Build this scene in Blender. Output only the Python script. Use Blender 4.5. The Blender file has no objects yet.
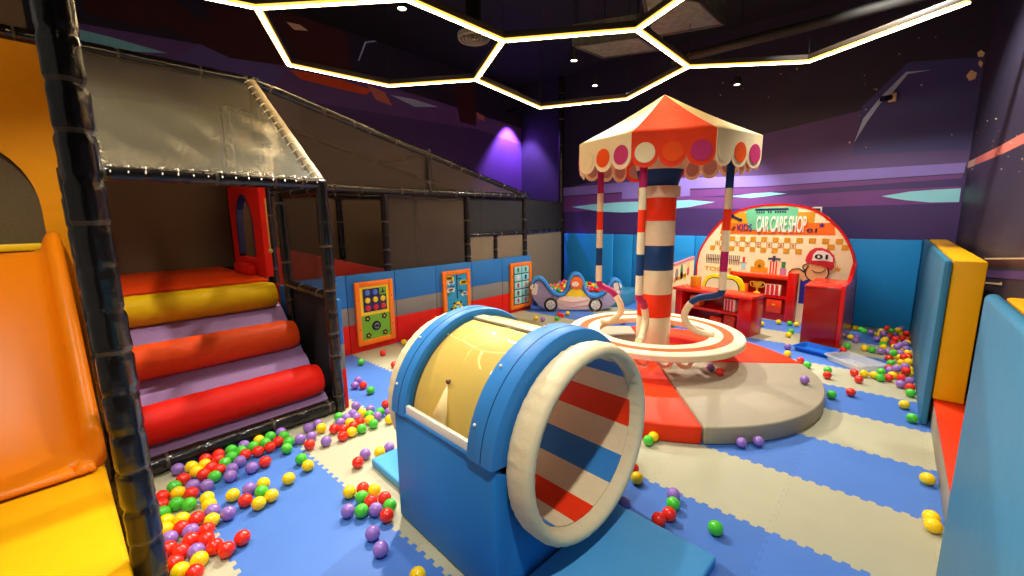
import bpy, bmesh, math, random
from mathutils import Vector, Matrix
random.seed(7)
R = math.radians
C = bpy.context.scene.collection
PI = math.pi

# ------------------------------------------------------------------ camera
F = 420.602; PITCH = .16491690; ROLL = -.0122466; YAW = -.73815598; EYE = Vector((0, 0, 1.52))
fw = Vector((math.sin(YAW)*math.cos(PITCH), math.cos(YAW)*math.cos(PITCH), -math.sin(PITCH)))
rt0 = Vector((math.cos(YAW), -math.sin(YAW), 0)); up0 = rt0.cross(fw)
rt = rt0*math.cos(ROLL) + up0*math.sin(ROLL); up = -rt0*math.sin(ROLL) + up0*math.cos(ROLL)
cam_d = bpy.data.cameras.new('camera'); cam_d.sensor_fit = 'HORIZONTAL'; cam_d.sensor_width = 36
cam_d.lens = F/1024*36; cam_d.clip_start = .02; cam_d.clip_end = 100
cam = bpy.data.objects.new('camera', cam_d); C.objects.link(cam)
cam.matrix_world = Matrix(((rt.x, up.x, -fw.x, EYE.x), (rt.y, up.y, -fw.y, EYE.y), (rt.z, up.z, -fw.z, EYE.z), (0, 0, 0, 1)))
bpy.context.scene.camera = cam

def at(x, y, axis, val):
    """the point of the plane axis = val seen at photo position (x, y)"""
    d = rt*(x-512) - up*(y-288) + fw*F
    return EYE + d*((val-EYE[axis])/d[axis])
def seen(p):
    v = Vector(p)-EYE; z = v.dot(fw)
    return 512 + F*v.dot(rt)/z, 288 - F*v.dot(up)/z

# ------------------------------------------------------------------ materials
def lin(c):
    c = c/255
    return c/12.92 if c <= .04045 else ((c+.055)/1.055)**2.4
def col(r, g, b): return (lin(r), lin(g), lin(b), 1)
_m = {}
def mat(name, rgb, rough=.45, bump=0., scale=40., coat=0., metal=0., spec=.5, var=0.):
    if name in _m: return _m[name]
    m = bpy.data.materials.new(name); m.use_nodes = True
    n = m.node_tree.nodes; l = m.node_tree.links; b = n['Principled BSDF']
    b.inputs['Base Color'].default_value = col(*rgb); b.inputs['Roughness'].default_value = rough
    b.inputs['Metallic'].default_value = metal; b.inputs['Coat Weight'].default_value = coat
    b.inputs['Specular IOR Level'].default_value = spec
    if bump or var:
        tc = n.new('ShaderNodeTexCoord'); nz = n.new('ShaderNodeTexNoise')
        nz.inputs['Scale'].default_value = scale; nz.inputs['Detail'].default_value = 3
        l.new(tc.outputs['Object'], nz.inputs['Vector'])
        if bump:
            bp = n.new('ShaderNodeBump'); bp.inputs['Strength'].default_value = bump; bp.inputs['Distance'].default_value = .02
            l.new(nz.outputs['Fac'], bp.inputs['Height']); l.new(bp.outputs['Normal'], b.inputs['Normal'])
        if var:
            mx = n.new('ShaderNodeMix'); mx.data_type = 'RGBA'
            c = col(*rgb)
            mx.inputs[6].default_value = tuple(v*(1-var) for v in c[:3])+(1,)
            mx.inputs[7].default_value = tuple(min(1, v*(1+var)) for v in c[:3])+(1,)
            l.new(nz.outputs['Fac'], mx.inputs[0]); l.new(mx.outputs[2], b.inputs['Base Color'])
    _m[name] = m
    return m
def net(name, rgb, alpha, rough=.7):
    """woven netting: part of the light passes between the threads"""
    if name in _m: return _m[name]
    m = bpy.data.materials.new(name); m.use_nodes = True
    n = m.node_tree.nodes; l = m.node_tree.links; b = n['Principled BSDF']; o = n['Material Output']
    b.inputs['Base Color'].default_value = col(*rgb); b.inputs['Roughness'].default_value = rough
    t = n.new('ShaderNodeBsdfTransparent'); mx = n.new('ShaderNodeMixShader')
    nz = n.new('ShaderNodeTexNoise'); nz.inputs['Scale'].default_value = 320
    tc = n.new('ShaderNodeTexCoord'); l.new(tc.outputs['Object'], nz.inputs['Vector'])
    mr = n.new('ShaderNodeMapRange'); mr.inputs['From Min'].default_value = .2; mr.inputs['From Max'].default_value = .8
    mr.inputs['To Min'].default_value = alpha-.1; mr.inputs['To Max'].default_value = alpha+.1
    l.new(nz.outputs['Fac'], mr.inputs['Value']); l.new(mr.outputs['Result'], mx.inputs[0])
    l.new(t.outputs[0], mx.inputs[1]); l.new(b.outputs[0], mx.inputs[2]); l.new(mx.outputs[0], o.inputs['Surface'])
    _m[name] = m
    return m
def glow(name, rgb, strength):
    if name in _m: return _m[name]
    m = bpy.data.materials.new(name); m.use_nodes = True
    b = m.node_tree.nodes['Principled BSDF']
    b.inputs['Base Color'].default_value = col(*rgb); b.inputs['Emission Color'].default_value = col(*rgb)
    b.inputs['Emission Strength'].default_value = strength
    _m[name] = m
    return m

V = lambda n, c, **k: mat(n, c, **{**dict(rough=.5, bump=.1, scale=14., var=.05, spec=.2), **k})
BLUE = V('blue_vinyl', (52, 128, 198)); SKY = V('light_blue_vinyl', (84, 166, 226)); PAD_DIM = V('pad_blue_dim', (58, 128, 164)); WRAP = V('vinyl_wrap', (170, 160, 134), rough=.3); PAD_LIT = V('pad_blue_lit', (34, 142, 214))  # the two pad blues are one vinyl, coloured for brighter and weaker light
YEL = V('yellow_vinyl', (246, 178, 6)); ORG = V('orange_vinyl', (246, 98, 18)); RED = V('red_vinyl', (226, 34, 16))
LAV = V('lavender_vinyl', (158, 124, 170), bump=.25); CREAM = V('cream_vinyl', (230, 212, 170), bump=.2, scale=22.)
GREY = V('grey_vinyl', (158, 148, 126)); MAG = V('magenta_vinyl', (176, 34, 92)); NAVY = V('navy_vinyl', (26, 62, 108))
SCARLET = V('scarlet_vinyl', (238, 56, 16)); WALLRED = V('wall_red_vinyl', (218, 30, 16)); WALLGREY = V('wall_grey_vinyl', (134, 130, 124)); WALLBLUE = V('wall_blue_vinyl', (50, 120, 190))
BLACK = mat('black_vinyl', (24, 21, 19), rough=.22, bump=.22, scale=16., coat=.2)
TIE = mat('cable_tie', (74, 64, 50), rough=.35)
SLIDE = mat('orange_plastic', (250, 138, 4), rough=.4, bump=.04, scale=6., spec=.25)
GAMEFRAME = mat('game_orange_plastic', (250, 126, 8), rough=.35)
DARK = mat('dark_line', (26, 22, 20), rough=.6)
PUREWHITE = mat('white_plastic', (236, 230, 214), rough=.4)
STEEL = mat('painted_steel', (60, 58, 56), rough=.4, metal=.6)
GLOSSRED = mat('gloss_red_laminate', (206, 18, 10), rough=.22, bump=.03, scale=8.)
DEEPRED = mat('deep_red_laminate', (150, 12, 8), rough=.25)
BLACKCEIL = mat('black_ceiling_paint', (17, 16, 13), rough=.75, bump=.2, scale=3., var=.3)

# ------------------------------------------------------------------ mesh builder
class MB:
    def __init__(s): s.bm = bmesh.new()
    def add(s, t, M=None, mi=0, keep=False):
        vm = {}
        for v in t.verts: vm[v] = s.bm.verts.new(M @ v.co if M else v.co)
        for f in t.faces:
            try: nf = s.bm.faces.new([vm[v] for v in f.verts])
            except ValueError: continue
            nf.material_index = f.material_index if keep else mi
        t.free(); return s
    def box(s, lo, hi, mi=0, bev=0., seg=2, M=None):
        t = bmesh.new(); bmesh.ops.create_cube(t, size=1)
        d = [hi[i]-lo[i] for i in range(3)]; c = [(hi[i]+lo[i])/2 for i in range(3)]
        for v in t.verts: v.co = Vector((v.co.x*d[0]+c[0], v.co.y*d[1]+c[1], v.co.z*d[2]+c[2]))
        if bev: bmesh.ops.bevel(t, geom=t.edges[:], offset=min(bev, min(d)*.48), segments=seg, profile=.5, affect='EDGES')
        return s.add(t, M, mi)
    def prism(s, pts, y0, y1, mi=0, M=None, side=None, bev=0.):
        """polygon in the local XZ plane, given thickness along Y"""
        t = bmesh.new()
        a = [t.verts.new((p[0], y0, p[1])) for p in pts]; b = [t.verts.new((p[0], y1, p[1])) for p in pts]
        n = len(pts); fs = [t.faces.new(a), t.faces.new(b[::-1])]
        for f in fs: f.material_index = mi
        for i in range(n):
            f = t.faces.new((a[i], b[i], b[(i+1) % n], a[(i+1) % n])); f.material_index = mi if side is None else side
        bmesh.ops.recalc_face_normals(t, faces=t.faces[:])
        if bev: bmesh.ops.bevel(t, geom=[e for e in t.edges if len(e.link_faces) == 2 and e.calc_face_angle() > .6], offset=bev, segments=2, profile=.5, affect='EDGES')
        return s.add(t, M, mi, keep=True)
    def loft(s, rings, mi=0, closed=True, cap=True, mf=None):
        t = bmesh.new(); vs = [[t.verts.new(p) for p in r] for r in rings]; n = len(rings[0])
        for i in range(len(vs)-1):
            for j in range(n if closed else n-1):
                f = t.faces.new((vs[i][j], vs[i][(j+1) % n], vs[i+1][(j+1) % n], vs[i+1][j]))
                f.material_index = mf(i, j) if mf else mi
        if cap and closed:
            f = t.faces.new(vs[0][::-1]); f.material_index = mf(0, 0) if mf else mi
            f = t.faces.new(vs[-1]); f.material_index = mf(len(vs)-2, 0) if mf else mi
        bmesh.ops.recalc_face_normals(t, faces=t.faces[:])
        return s.add(t, None, mi, keep=True)
    def tube(s, pts, r, n=12, mi=0, mf=None, cap=True, squash=1.):
        pts = [Vector(p) for p in pts]; rings = []; ref = None
        for i, p in enumerate(pts):
            d = (pts[min(i+1, len(pts)-1)]-pts[max(i-1, 0)]).normalized()
            if ref is None: ref = d.orthogonal().normalized()
            ref = (ref - d*ref.dot(d)).normalized(); b = d.cross(ref)
            rr = r(i) if callable(r) else r
            ring = []
            for k in range(n):
                a = 2*PI*k/n
                w = rr(a) if callable(rr) else rr
                ring.append(p + ref*math.cos(a)*w + b*math.sin(a)*w*squash)
            rings.append(ring)
        return s.loft(rings, mi, True, cap, mf)
    def lathe(s, prof, n=48, mi=0, M=None, mf=None, a0=0., a1=2*PI, closed_prof=False):
        """profile of (radius, height) turned about the local Z axis"""
        full = abs(a1-a0-2*PI) < 1e-6; t = bmesh.new(); k = n if full else n+1; g = []
        for i in range(k):
            a = a0+(a1-a0)*i/n
            g.append([t.verts.new((p[0]*math.cos(a), p[0]*math.sin(a), p[1])) for p in prof])
        m = len(prof)
        for i in range(n):
            A, B = g[i], g[(i+1) % k]
            for j in range(m if closed_prof else m-1):
                q = [A[j], B[j], B[(j+1) % m], A[(j+1) % m]]
                f = t.faces.new(q); f.material_index = mf(i, j) if mf else mi
        if not full and closed_prof:
            for G in (g[0][::-1], g[-1]): t.faces.new(G).material_index = mf(0, 0) if mf else mi
        bmesh.ops.remove_doubles(t, verts=t.verts[:], dist=1e-6)
        bmesh.ops.recalc_face_normals(t, faces=t.faces[:])
        return s.add(t, M, mi, keep=True)
    def ball(s, c, r, mi=0, u=20, v=12, M=None):
        t = bmesh.new(); bmesh.ops.create_uvsphere(t, u_segments=u, v_segments=v, radius=r)
        return s.add(t, (M or Matrix())@Matrix.Translation(c), mi)
    def disc(s, c, r, y0, y1, mi=0, n=28, rz=None, M=None):
        rz = rz or r
        return s.prism([(c[0]+r*math.cos(2*PI*i/n), c[1]+rz*math.sin(2*PI*i/n)) for i in range(n)], y0, y1, mi, M)
    def poly(s, pts, mi=0):
        f = s.bm.faces.new([s.bm.verts.new(p) for p in pts]); f.material_index = mi; return s
    def build(s, name, mats, parent=None, angle=38, flat=False, local=False, solid=0.):
        me = bpy.data.meshes.new(name)
        root = parent
        while root is not None and root.parent is not None: root = root.parent
        if root is not None and not local:
            bmesh.ops.transform(s.bm, matrix=ROOTM[root.name].inverted(), verts=s.bm.verts[:])
        org = None
        if parent is None and s.bm.verts:
            xs = [v.co for v in s.bm.verts]
            org = Vector(((min(v.x for v in xs)+max(v.x for v in xs))/2, (min(v.y for v in xs)+max(v.y for v in xs))/2, min(v.z for v in xs)))
            bmesh.ops.translate(s.bm, vec=-org, verts=s.bm.verts[:])
        s.bm.to_mesh(me); s.bm.free()
        for m in (mats if isinstance(mats, (list, tuple)) else [mats]): me.materials.append(m)
        if not flat:
            for p in me.polygons: p.use_smooth = True
            me.set_sharp_from_angle(angle=R(angle))
        o = bpy.data.objects.new(name, me); C.objects.link(o)
        if org is not None: o.location = org
        if parent is not None: o.parent = parent
        if solid:
            md = o.modifiers.new('thickness', 'SOLIDIFY'); md.thickness = solid; md.offset = 0
        return o
ROOTM = {}
def thing(name, label, cat, loc=(0, 0, 0), rz=0., group=None):
    o = bpy.data.objects.new(name, None); C.objects.link(o); o.empty_display_size = .1
    o.location = loc; o.rotation_euler = (0, 0, rz)
    ROOTM[o.name] = Matrix.Translation(loc) @ Matrix.Rotation(rz, 4, 'Z')
    return tag(o, label, cat, group)
def tag(o, label, cat, group=None, kind=None):
    o['label'] = label; o['category'] = cat
    if group: o['group'] = group
    if kind: o['kind'] = kind
    return o
def struct(o, label=None, cat=None):
    o['kind'] = 'structure'
    if label: o['label'] = label
    if cat: o['category'] = cat
    return o
def dup(root, loc, rz, label=None, group=None):
    r = root.copy(); C.objects.link(r); r.location = loc; r.rotation_euler = (0, 0, rz)
    if label: r['label'] = label
    if group: r['group'] = group
    for ch in list(root.children):
        c = ch.copy(); C.objects.link(c); c.parent = r
        for g in list(ch.children):
            d = g.copy(); C.objects.link(d); d.parent = c
    return r
def spline(pts, per=8, closed=False):
    out = []; n = len(pts); P = [Vector(p) for p in pts]
    for i in range(n if closed else n-1):
        a, b, c, d = (P[(i-1) % n] if closed or i else P[0]), P[i], P[(i+1) % n], (P[(i+2) % n] if closed or i < n-2 else P[-1])
        for k in range(per):
            t = k/per
            out.append(.5*((2*b)+(c-a)*t+(2*a-5*b+4*c-d)*t*t+(3*b-a-3*c+d)*t**3))
    if not closed: out.append(P[-1])
    return out
def text(name, body, x0, x1, z0, z1, y, m, parent, depth=.004, bold=0.):
    """lettering fitted into a rectangle of the parent's local XZ plane, facing -Y"""
    cu = bpy.data.curves.new(name, 'FONT'); cu.body = body; cu.extrude = .05; cu.offset = bold
    o = bpy.data.objects.new(name, cu); C.objects.link(o)
    bpy.context.view_layer.update()
    me = bpy.data.meshes.new_from_object(o.evaluated_get(bpy.context.evaluated_depsgraph_get()))
    C.objects.unlink(o); bpy.data.objects.remove(o)
    xs = [v.co.x for v in me.vertices]; ys = [v.co.y for v in me.vertices]
    ax, bx, ay, by = min(xs), max(xs), min(ys), max(ys)
    for v in me.vertices:
        q = v.co.copy()
        v.co = (x0+(q.x-ax)/(bx-ax)*(x1-x0), y - q.z/.05*depth, z0+(q.y-ay)/(by-ay)*(z1-z0))
    me.materials.clear(); me.materials.append(m); me.name = name
    ob = bpy.data.objects.new(name, me); C.objects.link(ob); ob.parent = parent
    return ob
def puffy(mb, p0, p1, r, pitch=.17, n=18, seed=0, mi=0, tie=1, step=.016):
    """foam sleeve bulging between cable ties, the vinyl puckered along its length"""
    p0, p1 = Vector(p0), Vector(p1); L = (p1-p0).length; rnd = random.Random(seed)
    k = max(2, int(L/step)); pts = []; rad = []; mt = []
    ph = [rnd.uniform(0, 6.28) for _ in range(60)]
    for i in range(k+1):
        d = L*i/k; pts.append(p0.lerp(p1, i/k)); q = (d+.04) % pitch; e = min(q, pitch-q); c = int((d+.04)/pitch)
        b = 1-.13*math.exp(-(e/.012)**2)
        w = .05*math.exp(-(e/.05)**2)+.022
        rad.append((lambda b, w, c: (lambda a: r*(b + w*math.sin(5*a+ph[c % 60]) + w*.6*math.sin(9*a+ph[(c+7) % 60]))))(b, w, c))
        mt.append(tie if e < .004 else mi)
    return mb.tube(pts, lambda i: rad[i], n, mi, mf=lambda i, j: mt[i])
def rail(name, p0, p1, r, parent, seed=0, pitch=.17, n=12):
    return puffy(MB(), p0, p1, r, pitch, n, seed).build(name, [BLACK, TIE], parent, angle=60)

# ================================================================== THE SETTING
XR, XL, YB, ZC = .545, -6.4, 7.4, 4.3
def floor_material():
    m = bpy.data.materials.new('foam_floor_tiles'); m.use_nodes = True
    n = m.node_tree.nodes; l = m.node_tree.links; b = n['Principled BSDF']; b.inputs['Roughness'].default_value = .55
    def M(op, a, b_=None, c=None):
        q = n.new('ShaderNodeMath'); q.operation = op
        for i, v in enumerate((a, b_, c)):
            if v is None: continue
            if isinstance(v, (int, float)): q.inputs[i].default_value = v
            else: l.new(v, q.inputs[i])
        return q.outputs[0]
    g = n.new('ShaderNodeNewGeometry'); sp = n.new('ShaderNodeSeparateXYZ'); l.new(g.outputs['Position'], sp.inputs[0])
    x, y = sp.outputs[0], sp.outputs[1]
    def tooth(v): return M('MULTIPLY', M('MAXIMUM', M('MINIMUM', M('MULTIPLY', M('SINE', M('MULTIPLY', v, 2*PI/.066)), 5), 1), -1), .0095)
    ys = M('DIVIDE', M('SUBTRACT', M('ADD', y, tooth(x)), .38), .6)
    xs = M('DIVIDE', M('SUBTRACT', M('ADD', x, tooth(y)), .287), .6)
    row = M('FLOOR', ys); cl = M('FLOOR', xs)
    par = M('ABSOLUTE', M('MODULO', row, 2))
    cv = n.new('ShaderNodeCombineXYZ'); l.new(row, cv.inputs[0]); l.new(cl, cv.inputs[1])
    wn = n.new('ShaderNodeTexWhiteNoise'); wn.noise_dimensions = '2D'; l.new(cv.outputs[0], wn.inputs['Vector'])
    mix = n.new('ShaderNodeMix'); mix.data_type = 'RGBA'
    mix.inputs[6].default_value = col(66, 114, 192); mix.inputs[7].default_value = col(174, 171, 142); l.new(par, mix.inputs[0])
    fx = M('FRACT', xs); fy = M('FRACT', ys)
    ed = M('MINIMUM', M('MINIMUM', fx, M('SUBTRACT', 1, fx)), M('MINIMUM', fy, M('SUBTRACT', 1, fy)))
    seam = M('LESS_THAN', ed, .004)
    nz = n.new('ShaderNodeTexNoise'); nz.inputs['Scale'].default_value = 5; nz.inputs['Detail'].default_value = 4; l.new(g.outputs['Position'], nz.inputs['Vector'])
    f = M('SUBTRACT', M('ADD', M('ADD', .86, M('MULTIPLY', wn.outputs['Value'], .12)), M('MULTIPLY', nz.outputs['Fac'], .16)), M('MULTIPLY', seam, .12))
    vm = n.new('ShaderNodeVectorMath'); vm.operation = 'SCALE'; l.new(mix.outputs[2], vm.inputs[0]); l.new(f, vm.inputs['Scale'])
    l.new(vm.outputs[0], b.inputs['Base Color'])
    n2 = n.new('ShaderNodeTexNoise'); n2.inputs['Scale'].default_value = 260; l.new(g.outputs['Position'], n2.inputs['Vector'])
    bp = n.new('ShaderNodeBump'); bp.inputs['Strength'].default_value = .18; bp.inputs['Distance'].default_value = .004
    l.new(n2.outputs['Fac'], bp.inputs['Height']); l.new(bp.outputs[0], b.inputs['Normal'])
    return m
struct(MB().box((XL, -2.2, -.08), (XR, YB, 0)).build('floor', floor_material()), 'floor of interlocking foam tiles in blue and beige stripes')
struct(MB().box((XL-.1, -2.2, ZC), (XR+.1, YB+.1, ZC+.1)).build('ceiling', BLACKCEIL), 'black painted open ceiling')

# painted space mural: flat areas of paint and some painted light on the wall sheets, each sheet one mesh
PAINT = {k: mat('mural_'+k, c, rough=.5, var=.16, scale=2.2) for k, c in dict(
    night=(40, 36, 58), plum=(84, 60, 122), violet=(108, 58, 132), lavender=(132, 116, 200), deep=(62, 42, 104), cyan=(142, 220, 236), ice=(176, 200, 236), light_wash=(112, 80, 150), lit_patch=(104, 94, 176),
    indigo=(62, 62, 128), rust=(66, 26, 32), ember=(235, 84, 34), rose=(216, 120, 104), sand=(232, 206, 160), black=(17, 16, 22), blue=(48, 44, 104)).items()}
PK = list(PAINT); PM = [PAINT[k] for k in PK]
def wall(name, axis, val, toward, quad, shapes, label):
    mb = MB(); mb.poly(quad, PK.index('night'))
    for lv, (k, pts) in enumerate(shapes):
        out = []
        for p in pts:
            q = at(p[0], p[1], axis, val) if len(p) == 2 else Vector(p)
            q[axis] = val + toward*.0006*(min(lv, 13)+1); out.append(q)
        mb.poly(out, PK.index(k))
    # wall body behind the paint
    lo = [min(q[i] for q in quad) for i in range(3)]; hi = [max(q[i] for q in quad) for i in range(3)]
    if toward > 0: lo[axis] = val-.12; hi[axis] = val-.001
    else: lo[axis] = val+.001; hi[axis] = val+.12
    mb.box(lo, hi, PK.index('night'))
    return struct(mb.build(name, PM, flat=True), label)
y = YB
back = [
 ('deep', [(-5.2, y, 1.0), (XR, y, 1.0), (XR, y, 1.95), (-5.2, y, 1.95)]),
 ('plum', [(-5.2, y, 1.95), (XR, y, 2.05), (XR, y, 3.0), (-2.4, y, 2.6), (-5.2, y, 2.1)]),
 ('indigo', [(-.55, y, 2.3), (XR, y, 2.25), (XR, y, 3.25), (-.1, y, 3.35), (-.5, y, 2.9)]),
 ('violet', [(563, 197), (660, 191), (760, 187.5), (963, 174), (958, 203), (760, 209), (660, 208), (563, 212)]),
 ('lavender', [(563, 188), (660, 179), (760, 175.5), (966, 162.5), (964, 173), (760, 186.5), (660, 189.5), (563, 196)]),
 ('lavender', [(622, 190), (690, 184), (690, 196), (622, 199)]),  # extra patch paints the bluish glow of light over the band
 ('deep', [(700, 197), (880, 184), (963, 178), (963, 186), (880, 190), (760, 197)]),
 ('cyan', [(571.5, 207), (590, 204.6), (622, 202), (650, 201.2), (690, 200), (715, 202), (690, 207), (650, 211.5), (622, 212.5), (600, 211.5)]),
 ('cyan', [(729, 196.5), (752, 193.5), (770, 192.3), (787, 193.6), (765, 196.5), (750, 198)]),
 ('cyan', [(881, 196.3), (910, 191.5), (935, 189.6), (961, 188.3), (959, 202), (930, 202.4), (905, 200.2)]),
 ('ice', [(854, 143), (863, 119), (880, 98), (906, 72), (932, 70), (908, 74), (893, 92), (880, 104), (867, 122)]),
 ('sand', [(966, 76), (971, 70), (977, 73), (975, 79), (969, 81)]), ('sand', [(977, 53), (981, 50), (985, 53), (983, 57), (978, 57)]),
 ('sand', [(980, 60), (983, 63), (981, 68), (978, 64)]),
]
for i in range(34):
    px, py = random.uniform(700, 985), random.uniform(20, 160); s = random.choice((.5, .6, .8, 1.1))
    back.append(('sand' if i % 3 else 'plum', [(px-s, py), (px, py-s), (px+s, py), (px, py+s)]))
wall('wall_back', 1, YB, -1, [(XL, YB, 0), (XR, YB, 0), (XR, YB, ZC), (XL, YB, ZC)], back, 'dark purple back wall painted with a space mural')
x = XL
left = [
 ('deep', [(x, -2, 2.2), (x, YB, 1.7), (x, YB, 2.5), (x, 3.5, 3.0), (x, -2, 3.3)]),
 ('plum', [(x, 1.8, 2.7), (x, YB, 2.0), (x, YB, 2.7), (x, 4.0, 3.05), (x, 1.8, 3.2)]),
 ('light_wash', [(60, 20), (300, 62), (420, 96), (520, 128), (562, 150), (562, 240), (60, 140)]), ('plum', [(300, 100), (480, 130), (562, 160), (562, 240), (300, 160)]),  # broad lighter area paints the violet light wash onto the wall
 ('lit_patch', [(168, 62), (200, 44), (240, 50), (286, 72), (272, 84), (225, 74)]),  # paler patch paints a spot of light on the wall
 ('rust', [(150, 2), (212, 22), (260, 48), (286, 66), (230, 58), (170, 30)]),
 ('rust', [(75, -10), (160, -10), (200, 20), (150, 30), (85, 12)]), ('rust', [(205, 5), (262, 14), (292, 66), (250, 52), (215, 30)]),
 ('rust', [(270, 16), (330, 0), (348, 40), (352, 72), (300, 62)]), ('rust', [(452, 84), (474, 83), (476, 126), (460, 122)]),
 ('cyan', [(73, 28), (110, 37), (168, 53.5), (120, 51), (74, 44)]),
 ('ember', [(289, 70), (310, 73), (345, 81), (371, 90), (366, 95), (335, 88), (300, 79)]),
 ('rose', [(366, 84), (384, 92), (392, 106), (376, 100)]),
 ('ice', [(390, 95), (412, 99), (438, 107), (415, 107)]), ('sand', [(286, 22), (300, 25), (308, 31), (294, 30)]),
 ('ice', [(382, 22), (376, 42), (366, 43), (359, 61), (357.5, 61), (364.5, 42), (374.5, 40.5), (381, 21)]),
 ('ember', [(430, 27), (435, 24), (438, 30), (434, 36)]), ('rose', [(364, 20), (369, 18), (371, 23), (366, 24)]), ('rose', [(476, 112), (484, 116), (484, 121), (478, 119)]),
]
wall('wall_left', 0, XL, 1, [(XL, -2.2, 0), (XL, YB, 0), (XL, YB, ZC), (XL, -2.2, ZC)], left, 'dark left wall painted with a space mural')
x = XR
right = [
 ('night', [(x, 7.4, .9), (x, 1.0, .9), (x, 1.0, 1.75), (x, 7.4, 2.2)]),
 ('rose', [(963, 169), (966, 163), (1000, 146), (1040, 124), (1044, 134), (1000, 155), (968, 168)]),
 ('sand', [(963, 170), (966, 163), (976, 158), (974, 166)]),
 ('rust', [(985, 259), (1040, 259), (1040, 268), (984, 265)]), ('sand', [(985, 258), (1040, 257.5), (1040, 259.2), (985, 259.4)]), ('plum', [(985, 270), (1040, 272), (1040, 281), (984, 277)]),
 ('sand', [(985, 282), (1000, 283), (1003, 281.6), (1003, 285.6), (1000, 285), (985, 283.5)]),
]
for i in range(22):
    px, py = random.uniform(972, 1030), random.uniform(112, 172); s = random.choice((.4, .7, 1.0))
    right.append(('sand', [(px-s, py), (px, py-s), (px+s, py), (px, py+s)]))
wall('wall_right', 0, XR, -1, [(XR, -2.2, 0), (XR, YB, 0), (XR, YB, ZC), (XR, -2.2, ZC)], right, 'dark right wall painted with a space mural')

# ------------------------------------------------------------------ ceiling things
LED = glow('led_diffuser', (255, 220, 164), 25.); BLOOM = glow('led_bloom', (255, 186, 74), 1.3)
HOUSING = mat('led_housing', (52, 44, 34), rough=.5)
Pz = 3.0
A_ = {k: at(*v, 2, Pz) for k, v in dict(a=(257, 8), b=(289, 65), c=(389, 86), d=(476, 80), e=(503, 41), f=(408, 0), g=(540, 108), h=(627, 99), i=(688, 67), j=(637, 30), l=(808, 62), m=(967, 3)).items()}
A_['o'] = A_['a']+Vector((.84, .64, 0)); A_['n'] = A_['a']+Vector((-.33, -1.05, 0)); A_['f'] = A_['e']+(A_['f']-A_['e']).normalized()*1.08
A_['k'] = A_['j']+Vector((.96, -.53, 0))
led = thing('hexagon_ceiling_light', 'glowing honeycomb of warm LED bars hanging below the black ceiling', 'ceiling light', (A_['e'].x, A_['e'].y, Pz))
for s in ('ab', 'bc', 'cd', 'de', 'ef', 'fo', 'oa', 'an', 'dg', 'gh', 'hi', 'ij', 'je', 'jk', 'il', 'lm'):
    p, q = A_[s[0]], A_[s[1]]; d = (q-p); L = d.length; ang = math.atan2(d.y, d.x)
    M = Matrix.Translation(p) @ Matrix.Rotation(ang, 4, 'Z')
    hb = MB().box((-.012, -.027, .012), (L+.012, .027, .062), bev=.004, M=M).build('light_bar', HOUSING, led)
    df = MB().box((-.012, -.018, -.008), (L+.012, .018, .004), bev=.003, M=M).build('diffuser', LED, hb)
    MB().box((-.01, -.026, -.004), (L+.01, .026, .014), bev=.004, M=M).build('lens', BLOOM, hb)  # yellow glowing rim added to imitate the bars' bloom, not a real lens
    df['label'] = 'glowing warm white diffuser strip'
for k in 'abcdeghijlm':
    MB().tube([A_[k]+Vector((0, 0, .085)), (A_[k].x, A_[k].y, ZC)], .004, 6).build('hanging_cable', STEEL, led)

BULB = glow('lamp_glass', (255, 236, 204), 30.)
def spot_fixture(p, label, energy, aim, angle, color=(1, .94, .85), blend=.5, size=.05, rod=True):
    t = thing('ceiling_spotlight', label, 'spotlight', tuple(p), 0, 'hanging spotlights')
    p = Vector(p)
    MB().lathe([(.02, .12), (.045, .11), (.05, .0), (.042, 0), (.036, .05), (.0, .06)], 20, M=Matrix.Translation(p)).build('housing', STEEL, t)
    MB().lathe([(0, .012), (.04, .012), (.036, .03), (0, .035)], 20, M=Matrix.Translation(p)).build('lamp', BULB, t)
    MB().tube([p+Vector((0, 0, .11)), (p.x, p.y, ZC)], .006, 6).build('hanging_rod', STEEL, t)
    ld = bpy.data.lights.new('spot', 'SPOT'); ld.energy = energy; ld.spot_size = R(angle); ld.spot_blend = blend; ld.color = color; ld.shadow_soft_size = size
    lo = bpy.data.objects.new('spot_beam', ld); C.objects.link(lo)
    q = p + Vector((0, 0, -.02))
    lo.matrix_world = Matrix.Translation(q) @ (Vector(aim)-q).to_track_quat('-Z', 'Y').to_matrix().to_4x4()
    lo.parent = t; lo.matrix_parent_inverse = Matrix.Translation(-p)
    return t
LIGHTS_HERE = 1
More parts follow.
